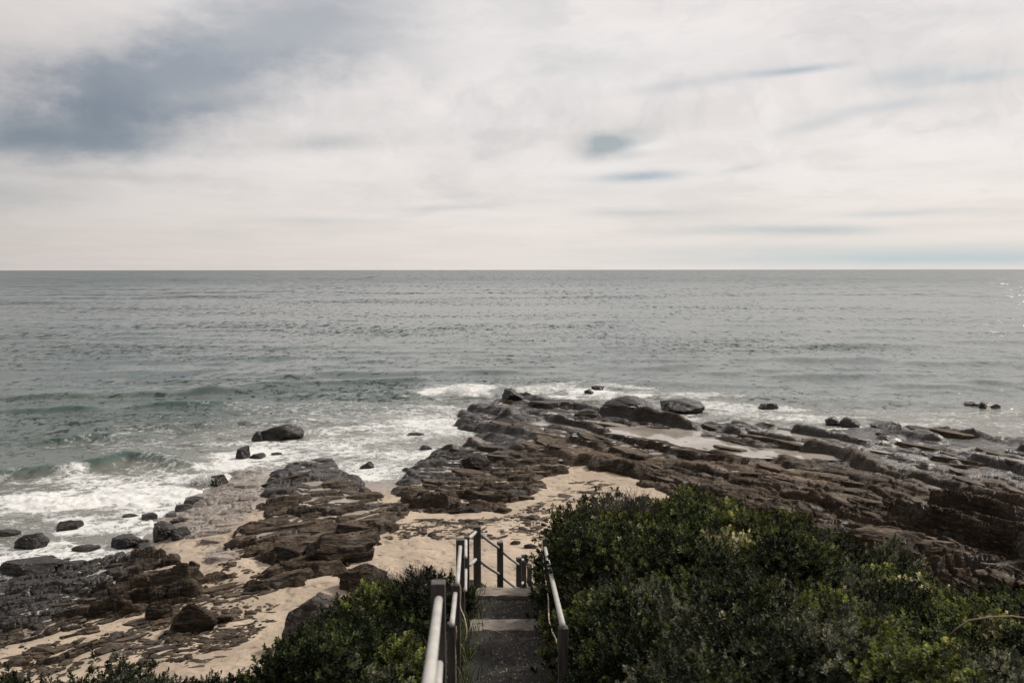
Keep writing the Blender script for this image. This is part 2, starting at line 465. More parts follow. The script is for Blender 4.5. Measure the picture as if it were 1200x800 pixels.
def sea_material():
    m, t, b, out = new_mat('sea_water')
    geo = t.node('ShaderNodeNewGeometry').outputs['Position']
    cover = t.attr('foam'); depth = t.attr('depth'); far = t.attr('far')
    fm, v = foam_nodes(t, geo, cover)
    shallow = t.rng(depth, 1.1, 0.0)
    c = t.mix(t.rng(t.attr('dist'), 30, 260), (0.036, 0.055, 0.047), (0.010, 0.030, 0.027))
    c = t.mix(shallow, c, (0.13, 0.128, 0.105))
    c = t.mix(t.rng(t.attr('crest'), 0.2, 1.0, 0, 0.7), c, (0.02, 0.06, 0.05))
    c = t.mix(t.rng(cover, .15, .8, 0, .45), c, (0.13, 0.16, 0.148))
    c = t.mix(fm, c, (0.56, 0.565, 0.555))
    mp = t.node('ShaderNodeMapping'); t.l.new(geo, mp.inputs[0]); mp.inputs['Scale'].default_value = (0.5, 1.0, 0.0)
    # facets of the wind chop: mostly flat water with short steep faces turned to the shore
    dist = t.attr('dist')
    gustn = t.noise(mp.outputs[0], 0.03, 6, 0.68)
    sp_ = t.node('ShaderNodeSeparateXYZ'); t.l.new(geo, sp_.inputs[0])
    west = t.rng(t.m('DIVIDE', sp_.outputs[0], t.m('ADD', sp_.outputs[1], 20.0)), 0.15, -0.5, 0.0, 0.028)      # breezier water on the left
    thr0 = t.m('SUBTRACT', t.rng(gustn, 0.35, 0.65, 0.600, 0.505), west)
    tilt = None
    tiltx = tilty = None
    w_of = lambda l_, a0, a1, a2, a3: t.m('MULTIPLY', t.rng(dist, a0, a1), t.rng(dist, a2, a3, 1.0, 0.0))
    for lx, ly, d0, d1, d2, d3, am in ((0.24, 0.24, -2, -1, 45, 75, .70), (0.42, 0.55, 25, 50, 90, 150, .72), (0.5, 1.6, 80, 130, 260, 380, .70), (1.1, 8, 200, 340, 700, 1100, .66), (3, 36, 600, 900, 2600, 4200, .5), (12, 300, 2400, 4000, 1e6, 2e6, .40)):
        mq = t.node('ShaderNodeMapping'); t.l.new(geo, mq.inputs[0]); mq.inputs['Scale'].default_value = (1 / lx, 1 / ly, 0)
        nd_ = t.node('ShaderNodeTexNoise'); t.l.new(mq.outputs[0], nd_.inputs['Vector'])
        nd_.inputs['Scale'].default_value = 0.5; nd_.inputs['Detail'].default_value = 6; nd_.inputs['Roughness'].default_value = 0.80; nd_.inputs['Distortion'].default_value = 0.6
        nz = nd_.outputs[0]
        sc_ = t.node('ShaderNodeSeparateColor'); t.l.new(nd_.outputs[1], sc_.inputs[0])
        fx = t.m('MULTIPLY', t.m('SUBTRACT', sc_.outputs[1], 0.5), t.m('MULTIPLY', w_of(lx, d0, d1, d2, d3), 0.95))
        fy = t.m('MULTIPLY', t.m('SUBTRACT', sc_.outputs[2], 0.5), t.m('MULTIPLY', w_of(lx, d0, d1, d2, d3), 0.22))
        tiltx = fx if tiltx is None else t.m('ADD', tiltx, fx)
        tilty = fy if tilty is None else t.m('ADD', tilty, fy)
        w = t.m('MULTIPLY', t.rng(dist, d0, d1), t.rng(dist, d2, d3, 1.0, 0.0))
        f1 = t.m('MULTIPLY', t.m('MULTIPLY', t.rng(nz, thr0, t.m('ADD', thr0, 0.09)), am), w)
        f2 = t.m('MULTIPLY', t.m('SUBTRACT', nz, 0.5), t.m('MULTIPLY', w, 0.10))
        tilt = t.m('ADD', f1, f2) if tilt is None else t.m('ADD', tilt, t.m('ADD', f1, f2))
    q1 = t.vm('SUBTRACT', t.noise(mp.outputs[0], 1.3, 5, 0.72, 0.4, color=True), (.5, .5, .5))
    tl = t.vm('ADD', t.xyz(tiltx, t.m('SUBTRACT', tilty, tilt), 0.0), t.vm('MULTIPLY', t.vm('SCALE', q1, s=t.rng(dist, 20, 120, 0.15, 0.05)), (.8, .6, 0)))
    bn = t.vm('NORMALIZE', t.vm('ADD', t.node('ShaderNodeNewGeometry').outputs['Normal'], tl))
    bn = t.bump(t.m('MULTIPLY', fm, 0.35), 0.8, 0.16, bn)
    set_in(t, b, Base_Color=c, Roughness=t.m('MAXIMUM', t.rng(far, 0, 1, 0.17, 0.26), t.m('MULTIPLY', fm, 0.7)), IOR=1.333, Normal=bn)
    return m
M_SEA = sea_material()

def pool_material():
    m, t, b, out = new_mat('pool_water')
    geo = t.node('ShaderNodeNewGeometry').outputs['Position']
    r1 = t.noise(geo, 3.0, 4, 0.6)
    c = t.mix(t.rng(t.noise(geo, 0.6, 3), 0.35, 0.65), (0.20, 0.18, 0.155), (0.31, 0.28, 0.25))
    fm, _ = foam_nodes(t, geo, 0.16)
    c = t.mix(fm, c, (0.75, 0.74, 0.71))
    set_in(t, b, Base_Color=c, Roughness=0.05, IOR=1.333, Normal=t.bump(r1, 0.04, 0.03))
    return m
M_POOL = pool_material()

m_, t_, b_, _o = new_mat('white_water')
geo_ = t_.node('ShaderNodeNewGeometry').outputs['Position']
set_in(t_, b_, Base_Color=t_.mix(t_.noise(geo_, 6, 4), (0.70, 0.72, 0.71), (0.86, 0.86, 0.85)), Roughness=0.7)
tr_ = t_.node('ShaderNodeBsdfTranslucent'); tr_.inputs[0].default_value = (.85, .85, .84, 1)
mx_ = t_.node('ShaderNodeMixShader'); mx_.inputs[0].default_value = .55
t_.l.new(b_.outputs[0], mx_.inputs[1]); t_.l.new(tr_.outputs[0], mx_.inputs[2]); t_.l.new(mx_.outputs[0], _o.inputs[0])
M_FOAM = m_

def soil_material():
    m, t, b, out = new_mat('dark_soil')
    geo = t.node('ShaderNodeNewGeometry').outputs['Position']
    a = t.noise(geo, 1.6, 6, 0.62); f = t.noise(geo, 16, 6, 0.7)
    c = t.mix(t.rng(a, 0.35, 0.65), (0.006, 0.0048, 0.0036), (0.013, 0.0102, 0.0077))
    c = t.mix(t.m('MULTIPLY', t.rng(f, 0.56, 0.72), 0.45), c, (0.035, 0.028, 0.021))
    set_in(t, b, Base_Color=c, Roughness=0.95, Normal=t.bump(f, 0.9, 0.05))
    return m
M_SOIL = soil_material()

def wood_material(name, c0, c1, gr, rough=0.75, bs=0.5):
    m, t, b, out = new_mat(name)
    ob = t.node('ShaderNodeTexCoord').outputs['Object']
    mp = t.node('ShaderNodeMapping'); t.l.new(ob, mp.inputs[0]); mp.inputs['Scale'].default_value = gr
    a = t.noise(mp.outputs[0], 6.0, 6, 0.62, 0.5); f = t.noise(ob, 40, 4, 0.6)
    c = t.mix(t.rng(a, 0.32, 0.68), c0, c1)
    c = t.mix(t.m('MULTIPLY', t.rng(f, 0.55, 0.75), 0.4), c, tuple(x * 0.5 for x in c0))
    set_in(t, b, Base_Color=c, Roughness=rough, Normal=t.bump(t.m('ADD', a, t.m('MULTIPLY', f, .3)), bs, 0.01))
    return m
M_POST = wood_material('weathered_timber', (0.036, 0.030, 0.027), (0.088, 0.076, 0.070), (6, 6, 0.6))
M_RAIL = wood_material('greyed_rail', (0.28, 0.27, 0.255), (0.39, 0.38, 0.36), (0.5, 0.5, 0.5), 0.55, 0.05)
M_ROPE = wood_material('old_rope', (0.26, 0.20, 0.145), (0.48, 0.40, 0.31), (3, 3, 3), 0.9)
def grit_material():
    m, t, b, out = new_mat('gritty_sleeper')
    geo = t.node('ShaderNodeNewGeometry').outputs['Position']
    f = t.noise(geo, 45, 4, 0.75); a = t.noise(geo, 3, 5, 0.6)
    c = t.mix(t.rng(a, 0.35, 0.65), (0.15, 0.127, 0.11), (0.22, 0.188, 0.162))
    c = t.mix(t.rng(f, 0.5, 0.72), c, (0.24, 0.21, 0.185))
    c = t.mix(t.rng(f, 0.46, 0.3), c, (0.07, 0.058, 0.05))
    set_in(t, b, Base_Color=c, Roughness=0.9, Normal=t.bump(f, 0.8, 0.02))
    return m
M_GRIT = grit_material()

def leaf_material(name, lo, mid, hi, tip, trans=0.22):
    m, t, b, out = new_mat(name)
    v = t.attr('tint')
    rnd = t.node('ShaderNodeObjectInfo').outputs['Random']
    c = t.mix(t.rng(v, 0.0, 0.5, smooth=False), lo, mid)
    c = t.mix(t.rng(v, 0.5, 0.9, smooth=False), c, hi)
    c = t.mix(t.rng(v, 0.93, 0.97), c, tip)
    c = t.mix(0.6, c, t.vm('SCALE', c, s=t.rng(rnd, 0, 1, 0.4, 2.0)))
    set_in(t, b, Base_Color=c, Roughness=0.6, Specular_IOR_Level=0.14)
    tr = t.node('ShaderNodeBsdfTranslucent'); t.put(tr.inputs[0], t.vm('MULTIPLY', c, (1.5, 1.5, 0.6)))
    mx = t.node('ShaderNodeMixShader'); mx.inputs[0].default_value = trans
    t.l.new(b.outputs[0], mx.inputs[1]); t.l.new(tr.outputs[0], mx.inputs[2])
    t.l.new(mx.outputs[0], out.inputs[0])
    return m
L_DARK = leaf_material('dark_leaf', (0.004, 0.007, 0.003), (0.013, 0.021, 0.007), (0.125, 0.150, 0.050), (0.34, 0.31, 0.23), .15)
L_DEEP = leaf_material('deep_shade_leaf', (0.004, 0.006, 0.003), (0.010, 0.0135, 0.006), (0.045, 0.052, 0.022), (0.20, 0.18, 0.13), .1)  # darker leaf colours with the shade of the dim thicket sides painted in
L_LIGHT = leaf_material('bright_leaf', (0.009, 0.013, 0.005), (0.034, 0.041, 0.013), (0.21, 0.235, 0.08), (0.34, 0.30, 0.20), .2)
L_GREY = leaf_material('grey_leaf', (0.010, 0.012, 0.008), (0.032, 0.035, 0.026), (0.24, 0.245, 0.195), (0.34, 0.315, 0.25), .12)
L_CREAM = leaf_material('cream_tipped_leaf', (0.008, 0.011, 0.005), (0.027, 0.032, 0.013), (0.28, 0.27, 0.15), (0.44, 0.395, 0.31), .15)
M_STEM = wood_material('bark', (0.035, 0.027, 0.021), (0.08, 0.065, 0.05), (4, 4, 1))

# ------------------------------------------------------------------ sand levels
def cp(X, Y, z):
    x, y = at(X, Y, z); return (x, y, z)
SAND = RBF([cp(*p) for p in [
    (600, 650, 1.0), (640, 580, .62), (590, 600, .72), (480, 625, .92), (520, 640, 1.0), (300, 720, .85), (330, 690, .88), (430, 650, .9),
    (200, 760, .85), (100, 790, .85), (260, 660, .60), (255, 630, .42), (230, 605, .12), (285, 585, .16), (285, 560, .06), (150, 640, .0), (60, 680, -.08), (0, 730, .04),
    (120, 740, .55), (0, 790, .6), (205, 592, -.02), (160, 610, -.05), (100, 610, -.18), (0, 610, -.4), (0, 540, -1.0), (120, 560, -.5), (300, 522, -.35), (255, 540, -.4), (350, 500, -.8),
    (430, 535, -.25), (450, 560, -.02), (470, 590, .45), (400, 570, .2), (520, 500, -.35), (480, 530, -.12), (560, 440, -1.3), (700, 450, -1.1), (660, 500, .15), (690, 530, .42),
    (720, 560, .60), (800, 530, .35), (800, 570, .7), (1000, 560, .3), (1200, 600, .3), (900, 600, .7), (1000, 500, -.25), (820, 497, -.1), (1200, 500, -.4), (900, 470, -1.0), (1200, 450, -1.6),
    (200, 450, -2.0), (600, 390, -3.0), (1100, 400, -3.0), (100, 400, -3.0), (-250, 700, -.2), (-250, 790, .4), (-200, 540, -1.2), (1450, 620, .4), (1400, 480, -1.2)]] +
    [(-6, 14, 1.2), (-12, 14, 1.2), (0, 17, 1.15), (6, 18, .9), (14, 18, .8), (22, 20, .6)], reg=0.3)
def sand_z(x, y):
    z = np.clip(SAND(x, y), -6, 1.6)
    return z + 0.05 * fbm(x * .8, y * .8, 5, 3) + 0.012 * fbm(x * 5, y * 5, 9, 3)

# ------------------------------------------------------------------ bedrock: dipping beds broken along joints
def saw(u, v, sp, lv, seed, dipout=1.0, groove=0.04):
    q = u / sp + 0.55 * gnoise(u / (3.1 * sp), v / (4.0 * sp), seed) + 0.22 * gnoise(u / sp, v / (1.1 * sp), seed + 1)
    i = np.floor(q); fr = q - i
    off = hash2(i, i * 0 + 3, seed + 5)
    w = v / lv + off * 7 + 0.35 * gnoise(u / (1.3 * sp), v / lv, seed + 2)
    j = np.floor(w); fj = w - j
    T = hash2(i, j, seed + 9) ** 1.4
    tl = (hash2(i, j, seed + 13) - 0.5) * 0.35
    rw = 0.05 + 0.16 * hash2(i, j, seed + 17)
    up = np.clip(fr / rw, 0, 1) * 3.0
    up = np.minimum((np.floor(up) + smooth(0.0, 0.3, up - np.floor(up))) / 3.0 , 1.0)
    h = T * up * (1 - np.clip((fr - rw) / (1 - rw), 0, 1)) ** dipout + tl * (fj - 0.5)
    e = np.minimum(np.minimum(fr, 1 - fr) * sp, np.minimum(fj, 1 - fj) * lv)
    g = 1 - smooth(0.0, groove, e)
    return h, g, hash2(i, j, seed + 21)
def beds(x, y, ang, sp, amp, seed):
    c, s = math.cos(ang), math.sin(ang)
    u, v = -x * s + y * c, x * c + y * s
    u = u + 0.25 * sp * fbm(x / (1.7 * sp), y / (1.7 * sp), seed + 50, 3)
    h1, g1, r1 = saw(u, v, sp, sp * 2.2, seed, 0.9, 0.10)
    h2, g2, r2 = saw(u + 31, v, sp * .40, sp * 1.2, seed + 100, 0.8, 0.05)
    h3, g3, r3 = saw(u + 77, v, sp * .15, sp * .5, seed + 200, 1.0, 0.03)
    low = 0.5 + 0.5 * np.clip(fbm(x / (2.4 * sp), y / (2.4 * sp), seed + 61, 2) + .3, -1, 1)
    z = amp * (h1 * (0.5 + low) + .42 * h2 + .15 * h3 - .26 * g1 - .12 * g2 - 0.04 * g3)
    return z, 0.6 * r1 + 0.4 * r2
def blocks(x, y, size, seed):
    """joint blocks: every one sits and tilts a little differently, with an open joint between"""
    x = x + .18 * size * fbm(x / size, y / size, seed + 70, 3); y = y + .18 * size * fbm(x / size + 5, y / size, seed + 71, 3)
    qx, qy = x / size, y / (size * .62)
    i0, j0 = np.floor(qx), np.floor(qy)
    f1 = np.full(x.shape, 9.0); f2 = f1.copy(); hh = np.zeros(x.shape)
    for di in (-1, 0, 1):
        for dj in (-1, 0, 1):
            i, j = i0 + di, j0 + dj
            cx_, cy_ = i + .12 + .76 * hash2(i, j, seed), j + .12 + .76 * hash2(i, j, seed + 1)
            d = np.hypot(qx - cx_, qy - cy_)
            h = (hash2(i, j, seed + 2) - .5) + (qx - cx_) * (hash2(i, j, seed + 3) - .5) * .9 + (qy - cy_) * (hash2(i, j, seed + 4) - .75) * 1.1
            near = d < f1
            f2 = np.where(near, f1, np.minimum(f2, d)); hh = np.where(near, h, hh); f1 = np.where(near, d, f1)
    return hh, 1 - smooth(.02, .12, f2 - f1)
def W(poly, z=0.5):
    return [at(X, Y, z) for X, Y in poly]
ROCKS = {
  'rock_shelf': dict(mat=M_ROCK, poly=W([(533, 478), (560, 468), (592, 455), (640, 464), (700, 484), (760, 484), (850, 486), (900, 496), (965, 498), (1010, 494), (1070, 494), (1100, 493), (1210, 507), (1420, 520), (1420, 760), (1150, 760),
        (1000, 660), (900, 640), (800, 600), (765, 578), (705, 552), (668, 545), (640, 540), (600, 520), (560, 500)]), ang=-1.10, sp=2.3, amp=0.46, base=0.30, edge=0.55, seed=11, wetd=4.0),
  'rock_ledge': dict(mat=M_ROCK, poly=W([(590, 458), (660, 466), (760, 482), (850, 490), (960, 500), (900, 508), (780, 502), (700, 494), (640, 492), (560, 497), (536, 486)]), ang=-0.95, sp=2.4, amp=0.55, base=0.45, edge=1.0, seed=47, wetd=5.0),
  'rock_outcrop': dict(mat=M_ROCK2, poly=W([(305, 556), (330, 535), (372, 523), (400, 530), (425, 556), (452, 572), (485, 590), (478, 612), (452, 636), (440, 660), (400, 690), (345, 704), (306, 700), (296, 672), (270, 640), (300, 600), (298, 575)], .6), ang=0.55, sp=2.4, amp=0.18, base=.33, edge=0.40, seed=23, wetd=3.0),
  'rock_bench': dict(mat=M_ROCK2, poly=W([(468, 545), (500, 522), (545, 515), (590, 512), (640, 520), (664, 540), (650, 560), (625, 590), (590, 606), (540, 612), (490, 604), (470, 580)], .5), ang=-0.35, sp=1.9, amp=0.32, base=.30, edge=0.5, seed=31, wetd=3.0),
  'rock_flat': dict(mat=M_FLAT, poly=W([(196, 608), (228, 588), (262, 566), (286, 545), (312, 552), (306, 590), (284, 632), (274, 668), (244, 672), (205, 628)], .2), ang=0.25, sp=1.8, amp=0.15, base=.20, edge=0.5, seed=53, wetd=2.0),
  'rock_mound': dict(mat=M_ROCK2, poly=W([(92, 668), (130, 640), (190, 628), (228, 648), (246, 668), (242, 694), (190, 708), (140, 718), (100, 700)], .7), ang=0.2, sp=1.3, amp=0.26, base=.30, edge=0.6, seed=37, wetd=2.0),
  'rock_pavement': dict(mat=M_ROCK2, poly=W([(-140, 668), (10, 652), (70, 648), (120, 640), (190, 640), (246, 684), (292, 690), (300, 712), (262, 752), (200, 765), (150, 782), (70, 790), (-20, 800), (-140, 800)], .4), ang=0.5, sp=1.3, amp=0.17, base=.17, edge=0.35, seed=41, wetd=3.0),
}
POOLS = [([(775, 488), (800, 487), (842, 494), (858, 506), (830, 508), (795, 500)], .30), ([(968, 502), (1000, 498), (1040, 502), (1046, 512), (1010, 516), (985, 512)], .24),
         ([(660, 478), (690, 482), (718, 486), (712, 490), (680, 486)], .30), ([(600, 515), (640, 512), (662, 520), (650, 530), (615, 527)], .40),
         ([(560, 519), (590, 517), (600, 524), (575, 530)], .34), ([(838, 548), (868, 548), (890, 556), (866, 558)], .62),
         ([(640, 556), (660, 549), (658, 560), (636, 582), (628, 586)], .64), ([(1090, 507), (1140, 512), (1210, 522), (1190, 530), (1120, 522)], .30)]
POOLW = [(W(pl, zz_), zz_) for pl, zz_ in POOLS]
def rock_z(name, x, y, sz):
    k = ROCKS[name]
    wx = x + 0.55 * fbm(x * .55, y * .55, k['seed'] + 3, 4)
    wy = y + 0.55 * fbm(x * .55 + 9, y * .55, k['seed'] + 4, 4)
    d = sdf(k['poly'], wx, wy)
    zb, rnd = beds(x, y, k['ang'], k['sp'], k['amp'], k['seed'])
    amp = 1.0
    base = k['base']
    if name == 'rock_shelf':
        near = smooth(32, 20, y) * smooth(7, 11, x)
        amp = 1 + 0.9 * near
        base = 0.16 + 0.20 * smooth(46, 30, y) + 0.35 * near 
    bl = {'rock_mound': (.85, .26, .20), 'rock_outcrop': (1.3, .14, .14), 'rock_bench': (.9, .16, .12), 'rock_flat': (.9, .06, .09), 'rock_pavement': (.6, .12, .10), 'rock_ledge': (1.3, .12, .10), 'rock_shelf': (1.0, .11, .09)}[name]
    c_, s_ = math.cos(k['ang']), math.sin(k['ang'])
    bh, bg_ = blocks(x * c_ + y * s_, -x * s_ + y * c_, bl[0], k['seed'] + 300)
    zb = zb + bl[1] * bh - bl[2] * bg_
    rise = np.clip(d / k['edge'], -3, 1)
    rise = np.where(rise > 0, np.sqrt(np.clip(rise, 0, 1)), rise)
    floor = np.maximum(sz, -0.35) - 0.05
    z = floor + (base - np.minimum(sz, 0.4) * 0.5) * rise * (rise > 0) + rise * (rise < 0) * 0.6 + zb * amp * np.clip(rise * 1.4, 0, 1)
    z = z + 0.035 * fbm(x * 1.1, y * 1.1, k['seed'] + 70, 4) + 0.018 * fbm(x * 7, y * 7, k['seed'] + 80, 3)
    for pw, pz in POOLW:
        q = np.array(pw); lo_, hi_ = q.min(0) - 1, q.max(0) + 1
        m = (x > lo_[0]) & (x < hi_[0]) & (y > lo_[1]) & (y < hi_[1])
        if m.any():
            dd = sdf(pw, x[m], y[m]) + .25 * fbm(x[m] * 1.3, y[m] * 1.3, 140, 3)
            k_ = smooth(-.25, .35, dd)
            z[m] = z[m] * (1 - k_) + np.minimum(z[m], pz - .10) * k_
    return z, d, rnd

# grid cells fine near the viewer, coarser far away (uniform in sight angle)
def fan(X0, X1, dX, Y0, Y1, dY, z=0.5, far=0):
    ys = np.arange(Y0, Y1, dY) if not far else np.concatenate([np.arange(Y0, 535, far), np.arange(max(535, Y0), Y1, dY)])
    X, Y = np.meshgrid(np.arange(X0, X1, dX), ys)
    u, v = (X - 600) / F, (400 - Y) / F
    cpp, spp = math.cos(PITCH), math.sin(PITCH)
    ddz = -spp + v * cpp
    t = (z - CAMZ) / ddz
    return u * t, (cpp + v * spp) * t

x, y = fan(-320, 1520, 4.0, 425, 960, 2.0)
sz = sand_z(x, y)
wet = smooth(0.42, 0.12, sz + 0.10 * fbm(x * .7, y * .7, 77, 3))
me = grid_mesh('sand_beach', x, y, sz, np.ones((x.shape[0] - 1, x.shape[1] - 1), bool), {'wet': wet})
link('sand_beach', me, M_SAND, kind='structure')

for name, k in ROCKS.items():
    p = np.array(k['poly']); lo, hi = p.min(0) - 1.2, p.max(0) + 1.2
    if name in ('rock_shelf',): dX, dY = 1.5, 0.62
    else: dX, dY = 1.3, 0.6
    # sight-angle window of the outline
    def toY(xx, yy, zz=0.5):
        r = np.array([xx, yy, zz - CAMZ]); cpp, spp = math.cos(PITCH), math.sin(PITCH)
        f = r[1] * cpp - r[2] * spp; upv = r[1] * spp + r[2] * cpp
        return 600 + F * r[0] / f, 400 - F * upv / f
    ims = np.array([toY(a, b) for a, b in k['poly']])
    X0, X1 = ims[:, 0].min() - 30, ims[:, 0].max() + 30
    Y0, Y1 = ims[:, 1].min() - 14, ims[:, 1].max() + 20
    x, y = fan(max(X0, -160), min(X1, 1360), dX, Y0, min(Y1, 720 if name == 'rock_shelf' else 840), dY, far=.38)
    sz = sand_z(x, y)
    z, d, rnd = rock_z(name, x, y, sz)
    zb_ = z.copy()
    for _ in range(3):                                  # weathering takes off teeth finer than the far cells
        zp = np.pad(zb_, ((0, 0), (2, 2)), 'edge')
        zb_ = (zp[:, :-4] + 2 * zp[:, 1:-3] + 3 * zp[:, 2:-2] + 2 * zp[:, 3:-1] + zp[:, 4:]) / 9
    fw = .9 * smooth(27, 38, y)
    z = z * (1 - fw) + zb_ * fw
    ok = z > sz - 0.10
    keep = ok[:-1, :-1] | ok[1:, 1:] | ok[:-1, 1:] | ok[1:, :-1]
    sea_d = smooth(1.3, .4, z + 0.15 * fbm(x * .6, y * .6, 78, 3))
    off = smooth(-1.0 * k['wetd'], 0, -(SAND(x, y) + .0) * 6)      # sea side of the bed
    far_side = smooth(0.35, -0.1, SAND(x, y))
    wet = np.clip(far_side * (0.45 + .6 * sea_d) + 0.5 * sea_d * smooth(.5, .1, SAND(x, y)), 0, 1)
    pale = np.clip((rnd - 0.45) * 2.2, 0, 1) * (0.75 if name == 'rock_shelf' else 0.35) * smooth(.1, .45, SAND(x, y))
    me = grid_mesh(name, x, y, z, keep, {'wet': wet, 'pale': pale})
    link(name, me, k['mat'], kind='structure')

# ------------------------------------------------------------------ tide pools between the ledges
import heapq
def basin_fill(x0, x1, y0, y1, step, zone):
    gx_, gy_ = np.meshgrid(np.arange(x0, x1, step), np.arange(y0, y1, step))
    s_ = sand_z(gx_, gy_); z_ = s_.copy()
    for nm in ROCKS: z_ = np.maximum(z_, rock_z(nm, gx_, gy_, s_)[0])
    h_, w_ = z_.shape
    fill = np.full((h_, w_), np.inf); heap = []
    zl = z_.tolist(); fl = fill.tolist()
    for i in range(h_):
        for j in range(w_):
            if i in (0, h_ - 1) or j in (0, w_ - 1) or zl[i][j] < 0.02:
                fl[i][j] = zl[i][j]; heapq.heappush(heap, (zl[i][j], i, j))
    while heap:
        f_, i, j = heapq.heappop(heap)
        if f_ > fl[i][j]: continue
        for di, dj in ((1, 0), (-1, 0), (0, 1), (0, -1)):
            a_, b_2 = i + di, j + dj
            if 0 <= a_ < h_ and 0 <= b_2 < w_ and fl[a_][b_2] == np.inf:
                n_f = max(f_, zl[a_][b_2]); fl[a_][b_2] = n_f
                heapq.heappush(heap, (n_f, a_, b_2))
    fill = np.array(fl)
    lev = fill - 0.015
    wat = (fill - z_ > 0.03) & (sdf(zone, gx_, gy_) > 0)
    # grow by one cell so that the sheet runs under the rock at its rim
    lv = np.where(wat, lev, -9.0); gw = lv.copy()
    for di, dj in ((1, 0), (-1, 0), (0, 1), (0, -1), (1, 1), (-1, -1), (1, -1), (-1, 1)):
        gw = np.maximum(gw, np.roll(np.roll(lv, di, 0), dj, 1))
    gw = np.where(wat, lev, gw)
    okv = gw > -5
    kp = okv[:-1, :-1] & okv[1:, 1:] & okv[:-1, 1:] & okv[1:, :-1]
    mn = np.minimum.reduce([gw[:-1, :-1], gw[1:, 1:], gw[:-1, 1:], gw[1:, :-1]]); mx = np.maximum.reduce([gw[:-1, :-1], gw[1:, 1:], gw[:-1, 1:], gw[1:, :-1]])
    kp &= (mx - mn) < .004
    print('pool cells', int(kp.sum()))
    if kp.sum():
        link('tide_pool', grid_mesh('tide_pool', gx_, gy_, np.where(okv, gw, 0), kp), M_POOL, kind='structure')
basin_fill(-4, 32, 27, 60, .12, W([(440, 545), (500, 515), (540, 480), (590, 452), (760, 465), (1000, 490), (1320, 500), (1320, 560), (1000, 545), (830, 540), (700, 535), (650, 560), (560, 560), (480, 600)], .3))
basin_fill(-12, -2, 19, 38, .10, W([(200, 610), (300, 520), (400, 515), (480, 590), (440, 620), (300, 650), (260, 655), (120, 700), (-40, 780), (-60, 690), (120, 650)], .3))


# ------------------------------------------------------------------ sea
Ys = np.concatenate([np.array([316.26, 316.5, 316.9, 317.4]), np.arange(318, 470, .72), np.arange(470, 735, .8)])
Xs = np.arange(-330, 1532, 2.0)
Xg, Yg = np.meshgrid(Xs, Ys)
u, v = (Xg - 600) / F, (400 - Yg) / F
ddz = np.minimum(-math.sin(PITCH) + v * math.cos(PITCH), -1e-4)
t = -CAMZ / ddz
sx, sy = u * t, (math.cos(PITCH) + v * math.sin(PITCH)) * t
D = np.hypot(sx, sy)
gz = np.where(D < 120, np.clip(SAND(np.clip(sx, -60, 60), np.clip(sy, 0, 75)), -4, 2), -4)
lim_ = 0.0 - 4 * smooth(0, 14, sy - np.interp(sx, [-40, -10, 0, 20, 45], [52, 58, 62, 56, 50]))
gz = np.minimum(gz, np.where(lim_ < 0, lim_, 9))
depth = np.clip(-gz, 0, 4)
row = D * D / (CAMZ * F) * 0.8
amp_depth = np.clip(depth / 1.2, 0.10, 1.0)
zx, zy, zh = np.zeros_like(sx), np.zeros_like(sx), np.zeros_like(sx)
gust = 0.75 + 0.6 * fbm(sx / 45, sy / 22, 301, 3)
for i in range(78):
    lam = math.exp(random.uniform(math.log(0.8), math.log(17)))
    th = random.gauss(0, 0.48)
    if lam > 6: th *= 0.45
    kx, ky = math.sin(th) * 2 * math.pi / lam, -math.cos(th) * 2 * math.pi / lam
    a = (0.0018 + .0009 * (lam > 4)) * lam * random.uniform(.6, 1.3)
    if lam > 7: a *= .85
    f = smooth(2.6 * row, 7.0 * row, lam) * a * (gust if lam < 4 else 1.0)
    ph = kx * sx + ky * sy + random.uniform(0, 6.28)
    c, s = np.cos(ph), np.sin(ph)
    zh += f * c; zx -= 0.8 * f * s * math.sin(th); zy += 0.8 * f * s * math.cos(th)
zh, zx, zy = zh * amp_depth, zx * amp_depth, zy * amp_depth
# swell lines running in, and the one that is breaking
def ridge(pix, h, w_front, w_back, fade=.15):
    d, par = dist_line([at(X, Y, 0.1) for X, Y in pix], sx, sy)
    d = d + 0.25 * fbm(sx * .5, sy * .5, 88, 3)
    e = smooth(0, fade, par) * smooth(1, 1 - fade, par) * (0.7 + .5 * gnoise(sx * .35, sy * .1, 91))
    return h * e * np.where(d > 0, np.exp(-(d / w_back) ** 2), np.exp(-(d / w_front) ** 2)), d, par
r1, d1, p1 = ridge([(-80, 562), (20, 553), (90, 547), (150, 537), (200, 541), (250, 548)], 0.55, 0.55, 1.3)
r2, _, _ = ridge([(-120, 486), (30, 483), (130, 478), (260, 474), (340, 470)], 0.42, 0.7, 1.6)
r3, _, _ = ridge([(150, 487), (240, 484), (330, 474), (420, 468)], 0.15, 0.7, 1.6)
r4, _, _ = ridge([(-60, 520), (30, 517), (110, 511), (200, 513)], 0.36, 0.6, 1.4)
r5, _, _ = ridge([(300, 428), (400, 424), (520, 418), (640, 420)], 0.16, 1.2, 2.4)
r6, _, _ = ridge([(-60, 447), (90, 450), (200, 446), (300, 440), (400, 437)], 0.24, 1.0, 2.0)
r7, _, _ = ridge([(-120, 468), (40, 464), (160, 461), (300, 456)], 0.32, 0.7, 1.8)
r8, _, _ = ridge([(60, 503), (180, 499), (300, 494), (400, 490)], 0.22, 0.6, 1.5)
r9, _, _ = ridge([(250, 452), (380, 449), (480, 444), (560, 440)], 0.26, 0.8, 2.0)
zh += r7 + r8 + r9
crest = np.clip((r1 + r2 + r3 + r4) * 2.6, 0, 1)
zh += r1 + r2 + r3 + r4 + r5 + r6
